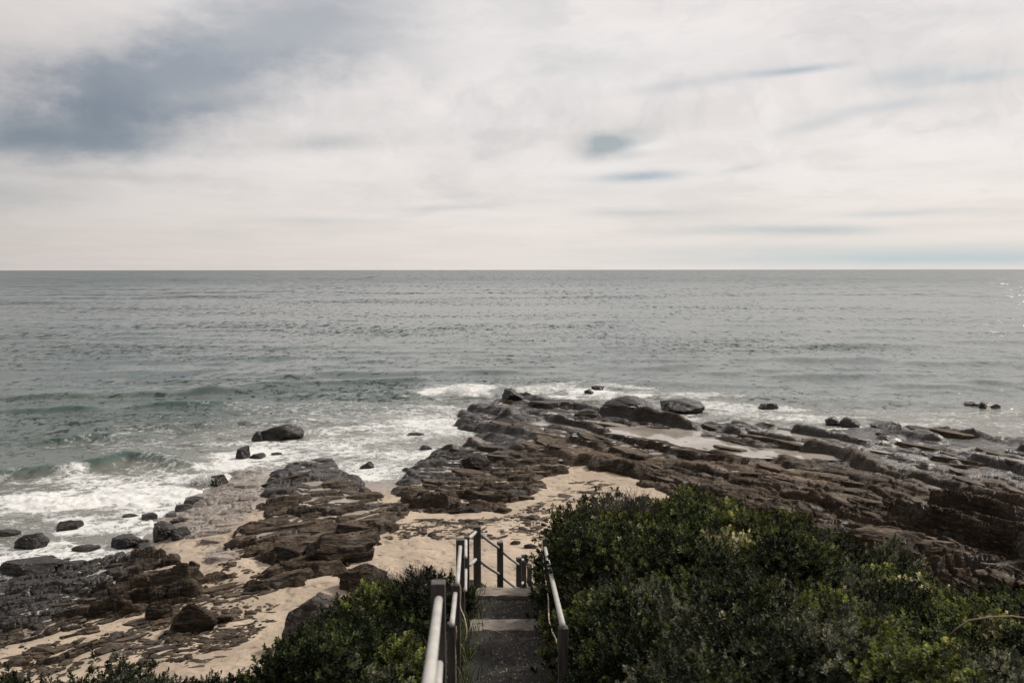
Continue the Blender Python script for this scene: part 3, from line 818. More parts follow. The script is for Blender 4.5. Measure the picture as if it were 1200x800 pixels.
# foam cover: wash along the shore, heavy in the bay and behind the breaker
foam = np.zeros_like(sx)
n_ = fbm(sx * .22, sy * .35, 401, 4)
foam = np.maximum(foam, smooth(0.8, 0.0, depth) * (0.44 + .35 * n_) * (D < 90))
def blob(X, Y, rx, ry, s, z=0.0, rough=.5):
    global foam
    cx, cy = at(X, Y, z)
    q = np.hypot((sx - cx) / rx, (sy - cy) / ry) + rough * (fbm(sx * .45, sy * .6, 410 + int(X), 4) + 1.2 * fbm(sx * .13, sy * .2, 470 + int(X), 3))
    foam = np.maximum(foam, s * smooth(1.5, 0.1, q))
blob(120, 586, 4.2, 1.5, 1.0); blob(200, 574, 2.6, 1.3, 1.0); blob(60, 590, 2.2, 1.0, .92); blob(130, 565, 4.2, 1.8, .72); blob(110, 604, 4.6, 1.2, .8)
blob(235, 560, 1.5, 1.6, 1.0); blob(270, 545, 1.6, 1.8, .85); blob(150, 618, 4.0, 1.6, .68); blob(60, 650, 3.5, 1.8, .62); blob(300, 535, 2.0, 2.0, .75)
blob(330, 520, 5, 2.6, .54); blob(420, 520, 5, 4.5, .56); blob(470, 500, 5, 5, .53); blob(500, 480, 4, 5, .48); blob(440, 548, 2.2, 2.2, .54); blob(400, 490, 7, 7, .38)
blob(535, 458, 2.8, 2.8, .78); blob(560, 455, 2.4, 2.2, .66); blob(520, 500, 2.4, 3.0, .66); blob(640, 455, 7, 3.0, .52); blob(690, 461, 4.0, 1.8, .95); blob(735, 463, 3.0, 1.6, .95)
blob(800, 462, 5, 2.2, .5); blob(860, 478, 5, 2.5, .52); blob(900, 484, 4, 2.0, .46); blob(960, 490, 4, 1.8, .5); blob(1120, 486, 7, 2, .36); blob(360, 480, 9, 5, .34); blob(200, 520, 7, 2.2, .34); blob(250, 505, 9, 3, .34)
white = smooth(.72, 1.0, foam)
zh += white * (0.06 + 0.12 * np.abs(fbm(sx * 1.6, sy * 1.6, 420, 4)))
far = smooth(50, 900, D)
# no sea sheet under land
xx, yy = sx + zx, sy + zy
keepv = gz < 0.45
keep = keepv[:-1, :-1] & keepv[1:, 1:] & keepv[:-1, 1:] & keepv[1:, :-1]
me = grid_mesh('sea', xx, yy, zh, keep, {'foam': foam, 'depth': depth, 'far': far, 'dist': D, 'crest': crest})
link('sea', me, M_SEA, kind='structure')

# thrown spray: many small drops
def spray(label, X, Y, w, h, n, z=0.1):
    cx, cy = at(X, Y, z)
    g = np.random.default_rng(int(X))
    lobes = [(g.normal(0, .38) * w, abs(g.normal(0, .2)), g.uniform(.35, 1.0)) for _ in range(9)]
    octa = np.array([(1, 0, 0), (-1, 0, 0), (0, 1, 0), (0, -1, 0), (0, 0, 1), (0, 0, -1)], float)
    ot = np.array([(0, 2, 4), (2, 1, 4), (1, 3, 4), (3, 0, 4), (2, 0, 5), (1, 2, 5), (3, 1, 5), (0, 3, 5)])
    L = [lobes[k] for k in g.integers(0, 9, n)]
    px = np.array([l[0] for l in L]) + g.normal(0, .11 * w, n)
    hz = np.array([l[2] for l in L]) * h * g.power(1.3, n) * (1 - .3 * g.random(n))
    py = np.array([l[1] for l in L]) + g.normal(0, .22, n)
    hz = hz * np.exp(-(px / (w * .75)) ** 2)
    r = g.uniform(.007, .026, n) * (1.15 - .5 * hz / h)
    co = np.c_[px, py, hz - .05][:, None, :] + octa[None] * r[:, None, None] * g.uniform(.7, 1.6, (n, 1, 3))
    tr = ot[None] + (np.arange(n) * 6)[:, None, None]
    me = mesh_np('sea_spray', co.reshape(-1, 3), tris=tr.reshape(-1, 3), smooth_sh=False)
    link('sea_spray', me, M_FOAM, loc=(cx, cy, z), kind='stuff', label=label, cat='spray')
spray('white spray thrown up at the left tip of the rock shelf', 541, 463, 1.9, 1.1, 2600)
spray('white spray bursting behind the middle ledges of the shelf', 722, 468, 2.4, .8, 2600)
spray('low spray breaking against the dark boulder by the left bay', 243, 564, .9, .6, 2200)

# ------------------------------------------------------------------ boulders and loose slabs
def noise3(p, seed):
    return (gnoise(p[:, 0] + 7.1, p[:, 1] + p[:, 2] * .63, seed) + gnoise(p[:, 1] - 2.3, p[:, 2] + p[:, 0] * .57, seed + 1) + gnoise(p[:, 2] + 1.9, p[:, 0] - p[:, 1] * .61, seed + 2)) / 1.8
_ico = {}
def ico(sub):
    if sub not in _ico:
        bm = bmesh.new(); bmesh.ops.create_icosphere(bm, subdivisions=sub, radius=1.0)
        _ico[sub] = (np.array([v.co[:] for v in bm.verts]), np.array([[v.index for v in f.verts] for f in bm.faces])); bm.free()
    return _ico[sub]
def boulder_mesh(name, sx_, sy_, sz_, seed, angular=0.5, sub=5, wet=0.5, layers=0):
    v, f = ico(sub)
    g = np.random.default_rng(seed)
    n = v.copy()
    r = np.ones(len(n))
    for _ in range(int(8 + 20 * angular)):                       # planar facets chip the lump into a block
        a = g.normal(size=3); a /= np.linalg.norm(a)
        if angular > .6: a = a * (1, 1, .5) if g.random() < .6 else a * (.3, .3, 1); a /= np.linalg.norm(a)
        off = g.uniform(.56, .92)
        dd = n @ a
        r = np.where(dd > 1e-3, np.minimum(r, off / np.maximum(dd, 1e-3)), r)
    p = n * r[:, None]
    p = p * (1 + (0.13 - .09 * angular) * noise3(n * 1.7, seed)[:, None] + .05 * noise3(n * 4.3, seed + 9)[:, None] + .03 * noise3(n * 10, seed + 19)[:, None])
    if layers:                                                   # bedding: stacked courses standing in and out
        q = p[:, 2] * layers + .25 * noise3(n * 1.3, seed + 31)
        fr = q - np.floor(q); co_ = hash2(np.floor(q), np.floor(q) * 0, seed)
        k = 1 - .10 * co_ - .06 * smooth(.78, 1.0, fr)
        p[:, 0] *= k; p[:, 1] *= k
    p = p * (sx_, sy_, sz_)
    me = mesh_np(name, p, tris=f, smooth_sh=angular < .55)
    put_attr(me, 'wet', np.full(len(p), wet)); put_attr(me, 'pale', np.clip(.25 * noise3(n * 2, seed + 40), 0, .4))
    return me
def ground_at(x_, y_):
    a, b = np.array([[x_]]), np.array([[y_]])
    s = sand_z(a, b); z = s.copy()
    for nm in ROCKS: z = np.maximum(z, rock_z(nm, a, b, s)[0])
    return float(z[0, 0])
def boulder(X, Y, w, h, label, seed, ang=.5, wet=.5, zb=0.0, rz=0., depthf=.8, layers=0, mat=None, tilt=(0, 0), group=None, name='boulder', cat='boulder'):
    """X, Y: foot of the boulder where it meets ground or water at level zb; w, h its size in the same units"""
    cx, cy = at(X, Y, zb)
    s = math.hypot(cx, cy) / F * 1.03
    if Y < 650 and X < 270: w, h = w * .85, h * .85
    W_, H_ = w * s / 2, h * s
    me = boulder_mesh(name, W_ * 1.05, W_ * depthf, H_ * .85, seed, ang, 5 if w > 30 else 4, wet, layers)
    o = link(name, me, mat or M_BOULD, loc=(cx, cy + W_ * depthf * .55, zb + H_ * .12), label=label, cat=cat, group=group)
    o.rotation_euler = (tilt[0], tilt[1], rz)
    return o
B = [
 (325, 515, 50, 19, 'largest dark rounded boulder standing in the surf beyond the left outcrop', 101, .45, .8, 0.0, .2),
 (301, 517, 15, 11, 'small dark boulder touching the left foot of the largest surf boulder', 102, .5, .9, 0.0, .0),
 (283, 536, 20, 16, 'dark boulder in the white wash at the left corner of the outcrop', 103, .6, .9, 0.05, .5),
 (300, 537, 22, 6, 'low flat rock awash in foam between surf boulder and outcrop', 104, .8, .8, 0.0, .3),
 (322, 533, 14, 4, 'thin dark rock awash just in front of the largest surf boulder', 105, .8, .9, 0.0, .3),
 (256, 568, 28, 18, 'dark pointed boulder hit by the breaking wave at the edge of the pale flat', 106, .55, .9, 0.02, .1),
 (76, 624, 40, 17, 'rounded grey-brown boulder alone in the foam of the left bay', 107, .3, .55, -.1, .2),
 (36, 645, 42, 25, 'black blocky boulder in the foam near the left edge', 108, .6, .95, -.1, .6),
 (30, 672, 66, 18, 'low black slab lying in the wash below the blocky boulder', 109, .8, .95, 0.0, .25),
 (5, 632, 30, 13, 'dark rock cut off by the left edge in white water', 110, .6, .95, -.1, .2),
 (52, 660, 18, 10, 'small dark rock in foam at the right foot of the black slab', 111, .6, .9, 0.0, .2),
 (97, 646, 34, 8, 'flat grey rock showing through foam right of the blocky boulder', 112, .8, .7, 0.0, .3),
 (172, 608, 26, 9, 'dark low rock at the edge of the foam below the breaker', 113, .7, .9, 0.0, .0),
 (150, 606, 26, 5, 'thin dark rock awash left of the low foam rock', 114, .7, .9, -.02, .0),
 (43, 598, 24, 6, 'half drowned rock in front of the breaking wave', 115, .6, .95, -.3, .0),
 (188, 632, 36, 32, 'upright black wedge of rock with a pointed top at the back of the left mound', 116, .75, .9, 0.15, .5),
 (208, 633, 32, 22, 'sloping black wedge leaning against the right side of the pointed one', 117, .75, .85, 0.2, -.4),
 (145, 640, 44, 15, 'dark jagged rock at the seaward end of the left mound', 118, .7, .85, 0.05, .3),
 (228, 590, 30, 10, 'dark rock on the seaward rim of the pale flat', 119, .7, .85, 0.05, .5),
 (212, 598, 26, 9, 'black rock at the left end of the pale flat rim', 120, .7, .9, 0.02, .2),
 (901, 479, 28, 7, 'low dark rock alone in the sea off the middle of the shelf', 121, .5, .95, 0.0, .1),
 (1161, 480, 24, 7, 'rounded dark rock in the sea at far right', 122, .35, .95, 0.0, .1),
 (1141, 476, 22, 4, 'flat dark rock awash left of the far right rock', 123, .6, .95, 0.0, .1),
 (700, 457, 20, 6, 'flat dark rock awash in the white water behind the shelf', 124, .7, .95, 0.0, -.1),
 (690, 462, 14, 6, 'small dark rock in white water beside the flat awash rock', 125, .5, .95, 0.0, .1),
 (498, 527, 18, 7, 'small dark rock in the bay off the middle bench', 126, .5, .8, 0.0, .1),
 (430, 549, 18, 8, 'small dark boulder at the mouth of the little inlet', 127, .5, .8, 0.0, .2),
 (486, 510, 26, 3, 'nearly drowned flat rock in the bay', 128, .7, .9, -.03, .1),
 (1000, 500, 26, 11, 'rounded black rock on the seaward rim right of the low sea rock', 129, .4, .95, 0.05, .2),
 (978, 498, 22, 8, 'smaller black rock left of the rounded rim rock', 130, .5, .95, 0.05, .2),
 (1044, 502, 34, 8, 'dark flat rock closing the right end of the large pool', 131, .6, .95, 0.1, -.2),
 (740, 484, 66, 17, 'humped dark rock with a rounded back on the outer shelf', 132, .45, .75, 0.25, -.4),
 (800, 480, 60, 13, 'long smooth black rock behind the bright pool', 133, .5, .85, 0.2, -.4),
 (600, 470, 34, 15, 'highest dark crag at the left tip of the shelf', 134, .7, .7, 0.3, -.3),
 (650, 480, 70, 13, 'long tilted dark slab running along the outer edge of the shelf', 135, .8, .7, .3, -.45),
 (556, 548, 40, 15, 'flat topped brown block on the middle bench', 136, .9, .25, .45, .2),
 (600, 590, 48, 21, 'broad dark slab on the landward side of the middle bench', 137, .85, .2, .5, .1),
 (513, 598, 20, 14, 'small rounded boulder at the left foot of the middle bench', 138, .35, .2, .6, .2),
 (548, 604, 46, 13, 'dark low slab at the sand edge of the middle bench', 139, .85, .2, .65, -.1),
]
for (X, Y, w, h, lb, sd_, ang_, wt_, zb_, rz_) in B:
    boulder(X, Y, w, h, lb, sd_, ang_, wt_, zb_, rz_)
# small rocks standing in the wash below the mound
g = np.random.default_rng(333)
small = [boulder_mesh('boulder', .16, .13, .10, 700 + k, .75, 3, .85) for k in range(5)]
for me in small: me.materials.append(M_BOULD)
pw = W([(20, 655), (90, 640), (150, 648), (200, 600), (215, 612), (130, 690), (100, 720), (40, 712), (-10, 690)], .05); cnt = 0
while cnt < 46:
    q = g.uniform(np.min(pw, 0), np.max(pw, 0))
    if sdf(pw, q[:1], q[1:])[0] < 0: continue
    o = bpy.data.objects.new('boulder', small[int(g.integers(0, 5))]); C.objects.link(o)
    k_ = float(g.lognormal(0, .45)); o.scale = (k_ * 1.3, k_, k_ * g.uniform(.6, 1.1)); o.rotation_euler = (0, 0, g.uniform(0, 6.28))
    o.location = (q[0], q[1], max(float(sand_z(q[:1], q[1:])[0]), -.02) + .02)
    tag(o, 'small dark rock poking out of the foam and wet sand below the left mound', 'boulder', 'small rocks in the wash below the left mound'); cnt += 1
# larger blocks above the beach
boulder(388, 668, 118, 44, 'large dark undercut block with a flat top at the landward end of the left outcrop', 151, .9, .1, .75, -.05, .55, 5, M_ROCK2, name='rock_block', cat='rock')
boulder(335, 660, 60, 22, 'broken lower block joined to the left side of the large undercut block', 152, .85, .1, .75, .2, .7, 4, M_ROCK2, name='rock_block', cat='rock')
boulder(420, 692, 74, 38, 'squared brown block half hidden by dry twigs at the left thicket', 153, .9, .05, .95, .15, .7, 5, M_ROCK, name='rock_block', cat='rock')
boulder(368, 752, 76, 52, 'grey rounded boulder at the edge of the left thicket', 154, .5, .0, 1.2, .3, .8, 0, M_GREY)
boulder(330, 778, 26, 26, 'small dark boulder at the left foot of the grey boulder', 155, .6, .1, 1.0, .2)
boulder(222, 745, 78, 42, 'striped flat topped dark slab lying on the sand', 156, .9, .1, .72, -.1, .6, 6, M_ROCK2, name='rock_slab', cat='rock')
boulder(258, 735, 26, 18, 'small split block at the right end of the striped slab', 157, .9, .1, .75, .3, .8, 4, M_ROCK2, name='rock_slab', cat='rock')
boulder(185, 722, 34, 20, 'dark broken block left of the striped slab', 158, .85, .1, .7, .2, .8, 3, M_ROCK2, name='rock_slab', cat='rock')
boulder(604, 639, 14, 5, 'left one of two flat dark stones on the sand by the steps', 159, .5, .2, .95, .3)
boulder(622, 642, 16, 5, 'right one of two flat dark stones on the sand by the steps', 160, .5, .2, .98, .2)
boulder(637, 617, 9, 5, 'small dark stone on the sand beside the thicket edge', 161, .5, .2, .85, .2)
boulder(1075, 680, 150, 58, 'big overhanging block of bedded rock at the landward edge of the shelf', 162, .9, .05, .75, -.35, .5, 5, M_ROCK, name='rock_block', cat='rock')
boulder(1190, 690, 110, 26, 'low layered block at the right end behind the thicket', 163, .9, .05, .75, -.2, .5, 4, M_ROCK, name='rock_block', cat='rock')
boulder(985, 648, 90, 34, 'split dark block left of the overhanging block', 164, .9, .05, .65, -.4, .5, 4, M_ROCK, name='rock_block', cat='rock')

# broken plates lying along the beds: parts of the bed they belong to
def plate_mesh(seed):
    g = np.random.default_rng(seed)
    n = int(g.integers(5, 8)); a0 = np.sort(g.uniform(0, 2 * np.pi, n)) if n > 9 else (np.arange(n) + g.uniform(-.28, .28, n)) * 2 * np.pi / n
    out = []
    for k in range(n):                                           # ragged sides
        p, q = [np.array([math.cos(a0[j % n]), math.sin(a0[j % n]) * .62]) for j in (k, k + 1)]
        for s in (0, .33, .66):
            out.append(p + (q - p) * s + g.normal(0, .035, 2))
    out = np.array(out); m = len(out)
    rings = []
    for (sc_, zz__) in ((1.02, -.5), (1.0, .10), (.93, .16), (.97, .22), (.95, .46), (.88, .52)):
        jit = g.normal(0, .012, (m, 1))
        rings.append(np.c_[out * (sc_ + jit), np.full(m, zz__) + g.normal(0, .02, m)])
    co = np.concatenate(rings + [np.array([[0, 0, .54 + g.normal(0, .03)]])])
    q = [(r * m + k, r * m + (k + 1) % m, (r + 1) * m + (k + 1) % m, (r + 1) * m + k) for r in range(len(rings) - 1) for k in range(m)]
    tcap = [((len(rings) - 1) * m + k, (len(rings) - 1) * m + (k + 1) % m, len(co) - 1) for k in range(m)]
    me = mesh_np('rock_plate', co, quads=q, tris=tcap, smooth_sh=False)
    put_attr(me, 'wet', np.full(len(co), 0.15)); put_attr(me, 'pale', np.full(len(co), float(g.uniform(0, .55))))
    return me
plates = {m.name: [plate_mesh(900 + 20 * q + k) for k in range(9)] for q, m in enumerate((M_ROCK, M_ROCK2, M_FLAT))}
for mname, lst in plates.items():
    for me in lst: me.materials.append(bpy.data.materials[mname])
bed_objs = {n: bpy.data.objects[n] for n in ROCKS}
for name, cnt in (('rock_shelf', 80), ('rock_bench', 30), ('rock_outcrop', 10), ('rock_mound', 10), ('rock_pavement', 40), ('rock_ledge', 8), ('rock_flat', 8)):
    k = ROCKS[name]; p = np.array(k['poly']); done = 0
    g = np.random.default_rng(k['seed'])
    while done < cnt:
        px, py = g.uniform(p.min(0), p.max(0))
        if abs(px / py) > .64 or py < 15: continue
        a, b = np.array([[px]]), np.array([[py]])
        if sdf(k['poly'], a, b)[0, 0] < (.7 if name in ('rock_shelf', 'rock_ledge', 'rock_outcrop') else .25): continue
        s0 = sand_z(a, b); zc = float(rock_z(name, a, b, s0)[0][0, 0]); zc = max(zc, float(s0[0, 0]))
        if zc < .12: continue
        a5, b5 = np.array([[px, px + .5, px - .5, px, px]]), np.array([[py, py, py, py + .5, py - .5]])
        s5 = sand_z(a5, b5); z5 = np.maximum(rock_z(name, a5, b5, s5)[0], s5); zc = float(z5.min())
        if z5.max() - zc > .32 or zc < .12: continue
        L = g.uniform(.28, .62) * (py / 26) * (1.25 if name in ('rock_shelf', 'rock_outcrop') else .9)
        o = bpy.data.objects.new('rock_plate', plates[k['mat'].name][int(g.integers(0, 9))])
        C.objects.link(o); o.parent = bed_objs[name]
        o.location = (px, py, zc + .03)
        o.scale = (L * g.uniform(.9, 1.5), L * g.uniform(.75, 1.3), L * g.uniform(.14, .42))
        o.rotation_euler = (-.14 + g.normal(0, .06), g.normal(0, .06), k['ang'] + g.normal(0, .3))
        done += 1

# loose stones and weed strewn over the sand
def strew(name, label, cat, n, polys, size, mat, seed, flat=.45, z_off=0.0, stretch=1.0):
    g = np.random.default_rng(seed); octa, ot = ico(1)
    P = []
    for poly, share in polys:
        p = np.array(W(poly, .7)); m = int(n * share)
        q = g.uniform(p.min(0), p.max(0), (m * 6, 2))
        q = q[(sdf(p, q[:, 0], q[:, 1]) > 0) & (fbm(q[:, 0] * .9, q[:, 1] * .9, seed, 3) + g.normal(0, .25, len(q)) > .05)][:m]
        P.append(q)
    P = np.concatenate(P); m = len(P)
    z = sand_z(P[:, 0], P[:, 1])
    s = size * g.lognormal(0, .55, m)
    sc_ = np.c_[s * g.uniform(.8, 1.6, m) * stretch, s * g.uniform(.7, 1.1, m), s * flat * g.uniform(.6, 1.2, m)]
    a = g.uniform(0, 6.28, m) if stretch == 1.0 else g.normal(0.2, .6, m)
    loc = octa[None] * (1 + g.normal(0, .13, (m, len(octa), 1))) * sc_[:, None, :]
    xx_ = loc[..., 0] * np.cos(a)[:, None] - loc[..., 1] * np.sin(a)[:, None] + P[:, :1]
    yy_ = loc[..., 0] * np.sin(a)[:, None] + loc[..., 1] * np.cos(a)[:, None] + P[:, 1:]
    zz__ = loc[..., 2] + z[:, None] + s[:, None] * flat * .25
    tr = ot[None] + (np.arange(m) * len(octa))[:, None, None]
    me = mesh_np(name, np.stack([xx_, yy_, zz__], -1).reshape(-1, 3), tris=tr.reshape(-1, 3), smooth_sh=False)
    put_attr(me, 'wet', np.full(m * len(octa), .25)); put_attr(me, 'pale', np.repeat(g.uniform(0, .3, m), len(octa)))
    link(name, me, mat, kind='stuff', label=label, cat=cat)
strew('beach_stones', 'scattered small dark stones strewn on the sand and flats', 'stones', 1500,
      [([(250, 640), (290, 600), (280, 660), (330, 690), (300, 760), (210, 790), (100, 800), (-20, 800), (60, 730), (180, 720), (250, 690)], .5),
       ([(450, 640), (470, 615), (590, 608), (640, 585), (630, 640), (560, 640)], .2), ([(90, 700), (-80, 700), (-80, 790), (90, 780)], .3)], .045, M_ROCK2, 5)
strew('sea_wrack', 'dark strands of dried weed drifted on the sand', 'seaweed', 900,
      [([(250, 690), (330, 680), (320, 740), (240, 800), (60, 800), (130, 740)], .45), ([(450, 640), (470, 615), (590, 608), (650, 575), (640, 640), (560, 645)], .4), ([(670, 560), (720, 560), (690, 590), (640, 600)], .15)],
      .035, M_ROCK2, 8, .2, 0, 3.2)

# ------------------------------------------------------------------ the hill, path and steps
PATHD = np.array([-4, 0, 2.5, 4.6, 6.6, 7.8, 10.12, 10.2, 11.85, 12.15, 14, 16.5, 19, 22, 30])
PATHZ = np.array([7.3, 6.9, 6.4, 5.75, 4.95, 4.62, 4.17, 4.02, 3.88, 3.72, 2.95, 1.85, .9, .2, -2])
def path_z(y): return np.interp(y, PATHD, PATHZ)
def path_x(y): return np.interp(y, [0, 3, 6, 12, 14, 16.5, 19], [0.16, .10, 0, -.03, .25, .65, 1.1])
CROWN = [at_d(*p) for p in [   # tops of the thicket
    (640, 640, 12.5), (665, 592, 13.6), (720, 592, 14.3), (790, 588, 14.6), (880, 610, 14.2), (1000, 654, 13.2), (1100, 698, 12.2), (1200, 730, 11.2), (1330, 770, 10),
    (680, 650, 9.5), (780, 640, 9.5), (900, 660, 9.3), (1050, 715, 8.6), (1200, 758, 8.0), (690, 730, 6.8), (800, 720, 6.6), (950, 735, 6.3), (1150, 770, 6.0), (700, 810, 5.0), (900, 810, 4.8), (1200, 830, 4.6), (1450, 850, 5.0),
    (495, 668, 12.0), (440, 674, 12.6), (400, 715, 12.2), (470, 720, 9.5), (420, 745, 9.6), (360, 770, 10.4), (480, 790, 6.8), (400, 795, 7.4), (320, 792, 8.0), (200, 795, 7.4), (60, 786, 7.4), (-100, 786, 7.4), (250, 860, 5.8), (50, 860, 5.6), (-150, 860, 5.6)]]
CROWN += [(1.5, 2, 6.9), (4, 2, 6.8), (-1.5, 2, 6.8), (-4, 2, 6.6), (0, -2, 7.6), (6, -2, 7.6), (-6, -2, 7.4),
          (1.5, 18.5, 1.2), (4, 19, 1.0), (7, 18.6, .9), (10, 17.5, .8), (12, 16, .8), (14, 14, .9),
          (-1.5, 16.5, 1.5), (-3.5, 15.6, 1.3), (-5.2, 13, 1.4), (-7, 11.2, 1.4), (-10, 11, 1.4), (-14, 11, 1.4)]
CR = RBF(CROWN, reg=0.05)
def hill_z(x, y):
    s = CR(x, y) - 0.62
    px_ = path_x(y); pz = path_z(y)
    w = smooth(.50, .95, np.abs(x - px_))
    return pz * (1 - w) + np.minimum(s, 8) * w + 0.03 * fbm(x * 2, y * 2, 500, 3) * w + .012 * fbm(x * 6, y * 6, 501, 3)
gx, gy = np.meshgrid(np.arange(-17, 19, .13), np.arange(-4, 23, .13))
hz_ = hill_z(gx, gy); sz = sand_z(gx, np.maximum(gy, 11))
ok = (hz_ > np.minimum(sz, 1.4) - .25) | (gy < 9)
keep = ok[:-1, :-1] & ok[1:, 1:]
link('hillside', grid_mesh('hillside', gx, gy, hz_, keep), M_SOIL, kind='structure')

ux, uy = np.meshgrid(np.linspace(-70, 70, 90), np.linspace(-45, -3.6, 40))  # unseen slope behind the camera, added to cut skylight on camera-facing walls
uz = 7.35 + .62 * (-3.6 - uy) + (1.2 * fbm(ux * .12, uy * .12, 700, 3) + .3 * fbm(ux * .6, uy * .6, 701, 3)) * smooth(-4, -8, uy)
uz = np.where(np.abs(ux) > 16, uz - .25 * (np.abs(ux) - 16), uz)
link('sky_block_slope', grid_mesh('sky_block_slope', ux, uy, uz, np.ones((39, 89), bool)), M_SOIL, kind='structure')
st_ = thing('staircase', 'narrow earth path with gritty sleeper steps leading down to the beach', 'stairs', (0, 10, 4.1))
def sleeper(xc, yc, zt, w, d, h, rz):
    bm = bmesh.new(); box(bm, (w, d, h), Matrix(), .012)
    bmesh.ops.subdivide_edges(bm, edges=[e for e in bm.edges if e.calc_length() > .2], cuts=9, use_grid_fill=True)
    for v in bm.verts: v.co += Vector(rng.normal(0, .006, 3))
    o = link('step', bm_mesh('step', bm), M_GRIT, st_)
    o.location = (xc - 0, yc - 10, zt - h / 2 - 4.1); o.rotation_euler = (0, 0, rz)
sleeper(-.02, 9.98, 4.235, 1.0, .34, .22, .02)
sleeper(-.03, 11.80, 3.945, .98, .32, .22, -.03)
for k in range(8):
    yy_ = 12.6 + k * .72
    sleeper(float(path_x(yy_)), yy_, float(path_z(yy_)) + .05, .95, .34, .16, -.3)

def post(parent, x_, y_, ztop, h, wd, lean=0.0, rz=0.0, base=(0, 0, 0)):
    bm = bmesh.new(); box(bm, (wd, wd, h), Matrix.Translation((0, 0, -h / 2)), .006)
    o = link('post', bm_mesh('post', bm), M_POST, parent)
    o.location = (x_ - base[0], y_ - base[1], ztop - base[2]); o.rotation_euler = (lean * .3, lean, rz)
    return o
def rail(parent, p0, p1, r=.0235, base=(0, 0, 0)):
    a, b = Vector(p0) - Vector(base), Vector(p1) - Vector(base)
    pts = [a.lerp(b, k / 6) + Vector((0, 0, -.008 * math.sin(math.pi * k / 6))) for k in range(7)]
    bm = bmesh.new(); tube(bm, pts, r, 14)
    link('rail', bm_mesh('rail', bm, True), M_RAIL, parent)
# left side of the upper path
b0 = (-.45, 4.6, 5.75)
lh = thing('handrail', 'grey pipe handrail on dark square posts along the left of the upper path', 'handrail', b0)
A = at_d(513, 681, 4.6); Bp = at_d(528, 731, 6.6); Bq = at_d(533.5, 684, 8.0); Cq = at_d(539, 631, 10.0); Dq = at_d(546.5, 628, 11.0); E = at_d(558.7, 616, 12.0); Fq = at_d(585.7, 634.6, 14.0); G = at_d(607.5, 653, 16.4); H_ = at_d(613.5, 650, 17.6); I_ = at_d(620, 661, 18.8)
post(lh, A[0], A[1], A[2], 1.35, .080, 0, .05, b0)
post(lh, Bp[0], Bp[1] + .03, Bp[2], 1.1, .062, 0, .05, b0)
post(lh, Bq[0], Bq[1], Bq[2], 1.3, .085, 0, .03, b0)
post(lh, Cq[0], Cq[1], Cq[2], 1.45, .10, 0, .03, b0)
post(lh, Dq[0], Dq[1], Dq[2], 1.35, .07, 0, .03, b0)
post(lh, -.20, 1.5, 7.55, 1.2, .08, 0, .05, b0)
rail(lh, at_d(513.5, 702, 4.56), (-.20, 1.54, 7.40), .0235, b0)
rail(lh, at_d(514, 777, 4.56), (-.20, 1.54, 6.98), .0235, b0)
rail(lh, at_d(533, 695, 7.96), at_d(529, 732, 6.55), .022, b0)
rail(lh, at_d(539, 640, 9.95), at_d(535.5, 684, 7.9), .022, b0)
rail(lh, at_d(545.5, 633, 10.97), at_d(545.2, 653, 9.8), .022, b0)
rail(lh, at_d(545.5, 667, 10.97), at_d(544.8, 692, 9.8), .022, b0)
# lower flight
b1 = (-.49, 12, 3.8)
lo_ = thing('handrail', 'dark handrail of square posts and two rails stepping down to the sand', 'handrail', b1)
post(lo_, E[0], E[1], E[2], 1.2, .105, 0, .1, b1)
post(lo_, Fq[0], Fq[1], Fq[2], 1.25, .10, 0, .1, b1)
post(lo_, G[0], G[1], G[2], 1.25, .10, 0, .1, b1)
post(lo_, H_[0], H_[1], H_[2], 1.25, .10, 0, .1, b1)
post(lo_, I_[0], I_[1], I_[2], 1.2, .10, 0, .1, b1)
rail(lo_, at_d(557, 623, 11.95), at_d(549, 630, 11.05), .024, b1)
rail(lo_, at_d(557, 655, 11.95), at_d(549, 662, 11.05), .024, b1)
rail(lo_, at_d(562, 625, 12.0), at_d(584, 641.5, 13.95), .024, b1)
rail(lo_, at_d(562, 657, 12.0), at_d(584, 672, 13.95), .024, b1)
rail(lo_, at_d(588, 646, 14.0), at_d(607, 661, 16.35), .024, b1)
rail(lo_, at_d(588, 676, 14.0), at_d(607, 690, 16.35), .024, b1)
rail(lo_, at_d(610.5, 656, 16.4), at_d(612.5, 655, 17.55), .024, b1)
rail(lo_, at_d(610.5, 684, 16.4), at_d(612.5, 682, 17.55), .024, b1)
rail(lo_, at_d(615, 656, 17.6), at_d(620, 666, 18.75), .024, b1)
rail(lo_, at_d(615, 682, 17.6), at_d(620, 692, 18.75), .024, b1)
# right side
b2 = (.42, 8, 4.4)
rh = thing('handrail', 'grey pipe handrail on two posts sunk in the thicket right of the path', 'handrail', b2)
J = at_d(659.5, 734, 6.6); K = at_d(638, 631, 11.6)
post(rh, J[0], J[1], J[2], 1.15, .075, 0, .05, b2)
post(rh, K[0], K[1], K[2], 1.1, .085, 0, .05, b2)
rail(rh, at_d(638.5, 642, 11.55), (J[0] - .005, J[1] - .02, J[2] + .02), .0245, b2)
